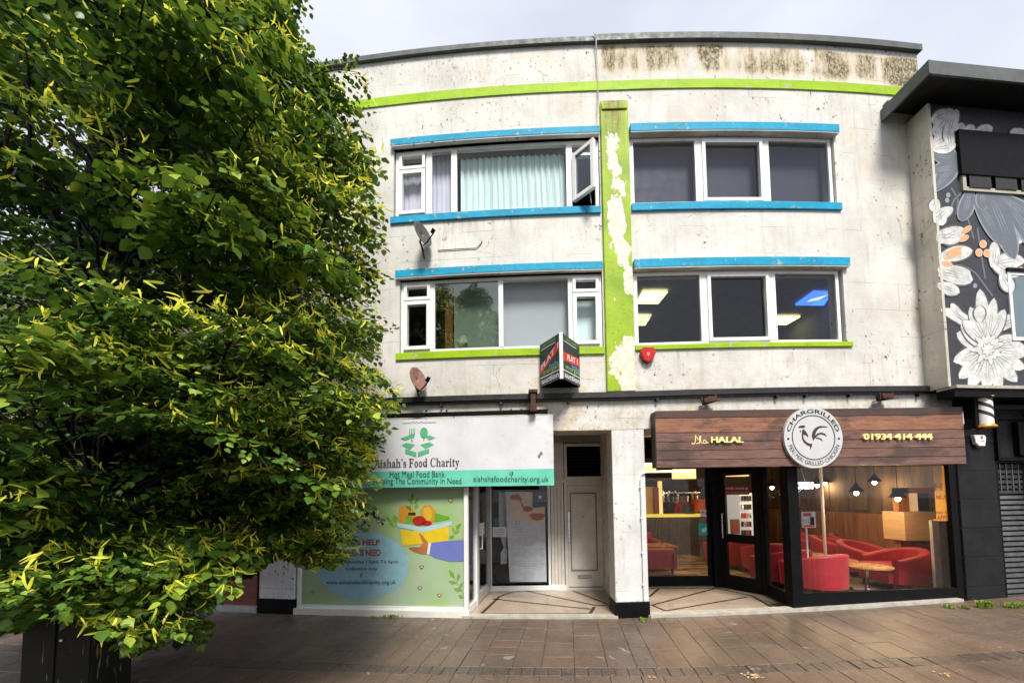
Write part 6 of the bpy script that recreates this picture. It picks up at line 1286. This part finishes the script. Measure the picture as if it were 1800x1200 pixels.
def leafmat(name, a, b, c_, trans, rough=.35):
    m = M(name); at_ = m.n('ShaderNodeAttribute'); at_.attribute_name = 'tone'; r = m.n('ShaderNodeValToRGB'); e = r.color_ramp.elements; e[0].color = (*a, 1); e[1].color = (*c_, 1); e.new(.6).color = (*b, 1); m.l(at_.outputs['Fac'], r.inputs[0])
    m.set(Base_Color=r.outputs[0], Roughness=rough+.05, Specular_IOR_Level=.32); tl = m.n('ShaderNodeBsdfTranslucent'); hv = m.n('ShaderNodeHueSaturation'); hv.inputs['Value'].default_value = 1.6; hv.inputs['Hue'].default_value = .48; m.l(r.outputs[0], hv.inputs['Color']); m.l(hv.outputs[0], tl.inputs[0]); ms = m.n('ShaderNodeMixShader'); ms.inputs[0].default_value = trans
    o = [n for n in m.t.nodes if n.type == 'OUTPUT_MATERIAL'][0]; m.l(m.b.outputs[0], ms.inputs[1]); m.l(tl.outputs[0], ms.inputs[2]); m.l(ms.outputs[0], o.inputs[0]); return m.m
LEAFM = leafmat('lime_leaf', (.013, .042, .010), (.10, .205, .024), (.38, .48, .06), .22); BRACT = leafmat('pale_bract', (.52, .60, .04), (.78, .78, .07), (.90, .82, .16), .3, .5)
px_, py_, dz_ = project(leafP); size = leafS/np.maximum(dz_, .3); vis = (px_ > 5) & (px_ < 1800) & (py_ > 5) & (py_ < 1190) & (fr.max() > 0)
# the largest in view are leaves of their own
ordr = np.argsort(-np.where(vis & (dz_ < 2.6), size, 0))[:300]; msk = np.zeros(len(leafP), bool); msk[ordr] = True
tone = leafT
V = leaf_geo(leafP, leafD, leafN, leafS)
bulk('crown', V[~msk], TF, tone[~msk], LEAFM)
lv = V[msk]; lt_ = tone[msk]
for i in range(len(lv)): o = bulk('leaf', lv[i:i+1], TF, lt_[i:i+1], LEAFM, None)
# bracts: curved pale strips
s = np.linspace(0, 1, 5); Nn = norm(np.cross(brD, rng.normal(0, 1, brD.shape))); Bb = np.cross(Nn, brD); wv_ = np.array([.35, 1, 1, .8, .25])*.068; cv = rng.uniform(.2, .95, len(brP))
V = np.zeros((len(brP), 10, 3))
for j in range(5):
    c_ = brP+brD*(s[j]*brS)[:, None]+Nn*(cv*s[j]**2*brS)[:, None]
    V[:, 2*j] = c_-Bb*(brS*wv_[j]*1.25)[:, None]; V[:, 2*j+1] = c_+Bb*(brS*wv_[j]*1.25)[:, None]
bulk('flower_bract', V, np.array([(2*j, 2*j+2, 2*j+3, 2*j+1) for j in range(4)]), np.clip(rng.normal(.45, .25, len(brP)), 0, 1), BRACT)
# limbs: from the trunk out to groups of boughs
def trunk_at(z): 
    T_ = [(-4.25, 4.05, 1.2), (-4.1, 3.9, 2.2), (-3.95, 3.7, 3.6), (-3.85, 3.6, 5.2), (-3.8, 3.5, 7.2)]
    return np.array([np.interp(z, [t_[2] for t_ in T_], [t_[j] for t_ in T_]) for j in (0, 1)]+[z])
LIMB = [((560, 268), 3.6, 3.2), ((330, 8), 3.3, 3.2), ((70, 268), 3.0, 3.4), ((660, 500), 4.2, 2.4), ((560, 700), 4.0, 2.0), ((450, 330), 3.0, 3.0), ((120, 560), 2.6, 2.0), ((350, 640), 2.5, 1.8), ((480, 985), 4.2, 1.4), ((200, 90), 3.6, 4.2), ((470, 150), 3.9, 4.4), ((250, 900), 2.6, 1.3), ((600, 230), 4.4, 3.9)]
for (x, y_), Y, zs in LIMB:
    e = np.array(onY(x, y_, Y)[:]); b = trunk_at(zs); md = (b+e)/2+np.array([rng.uniform(-.15, .15), rng.uniform(-.1, .1), .22]); q = [b, b*.6+md*.4+np.array([0, 0, .08]), md, md*.45+e*.55+rng.normal(0, .05, 3), e]
    lm = obj('limb', MB().tube(q, [.075, .06, .045, .03, .012], 8), BARK, tree, smooth=True)
for i in range(0, NB):
    if rng.random() < .5 or start[i][2] < 1.7: continue
    b = trunk_at(float(np.clip(start[i][2]-.6, 1.3, 7))); e = start[i]; md = b*.45+e*.55+np.array([0, 0, .12])+rng.normal(0, .08, 3); twigs.tube([b, md, e], [.03, .018, .009], 5, False)
tw = obj('twigs', twigs, BARK, tree, kind='stuff')
back_tree = thing('lime_tree', 'second lime tree across the street, seen only mirrored in the middle floor window', 'tree', (-5.6, -9.0, 0), rz=.7)
for ch in [c for c in tree.children if c.name in ('crown', 'trunk', 'twigs')]:
    c_ = ch.copy(); COL.objects.link(c_); c_.parent = back_tree
back_tree.scale = (1.45, 1.45, 1.45)
print('leaves', len(leafP), 'bracts', len(brP), 'boughs', NB)
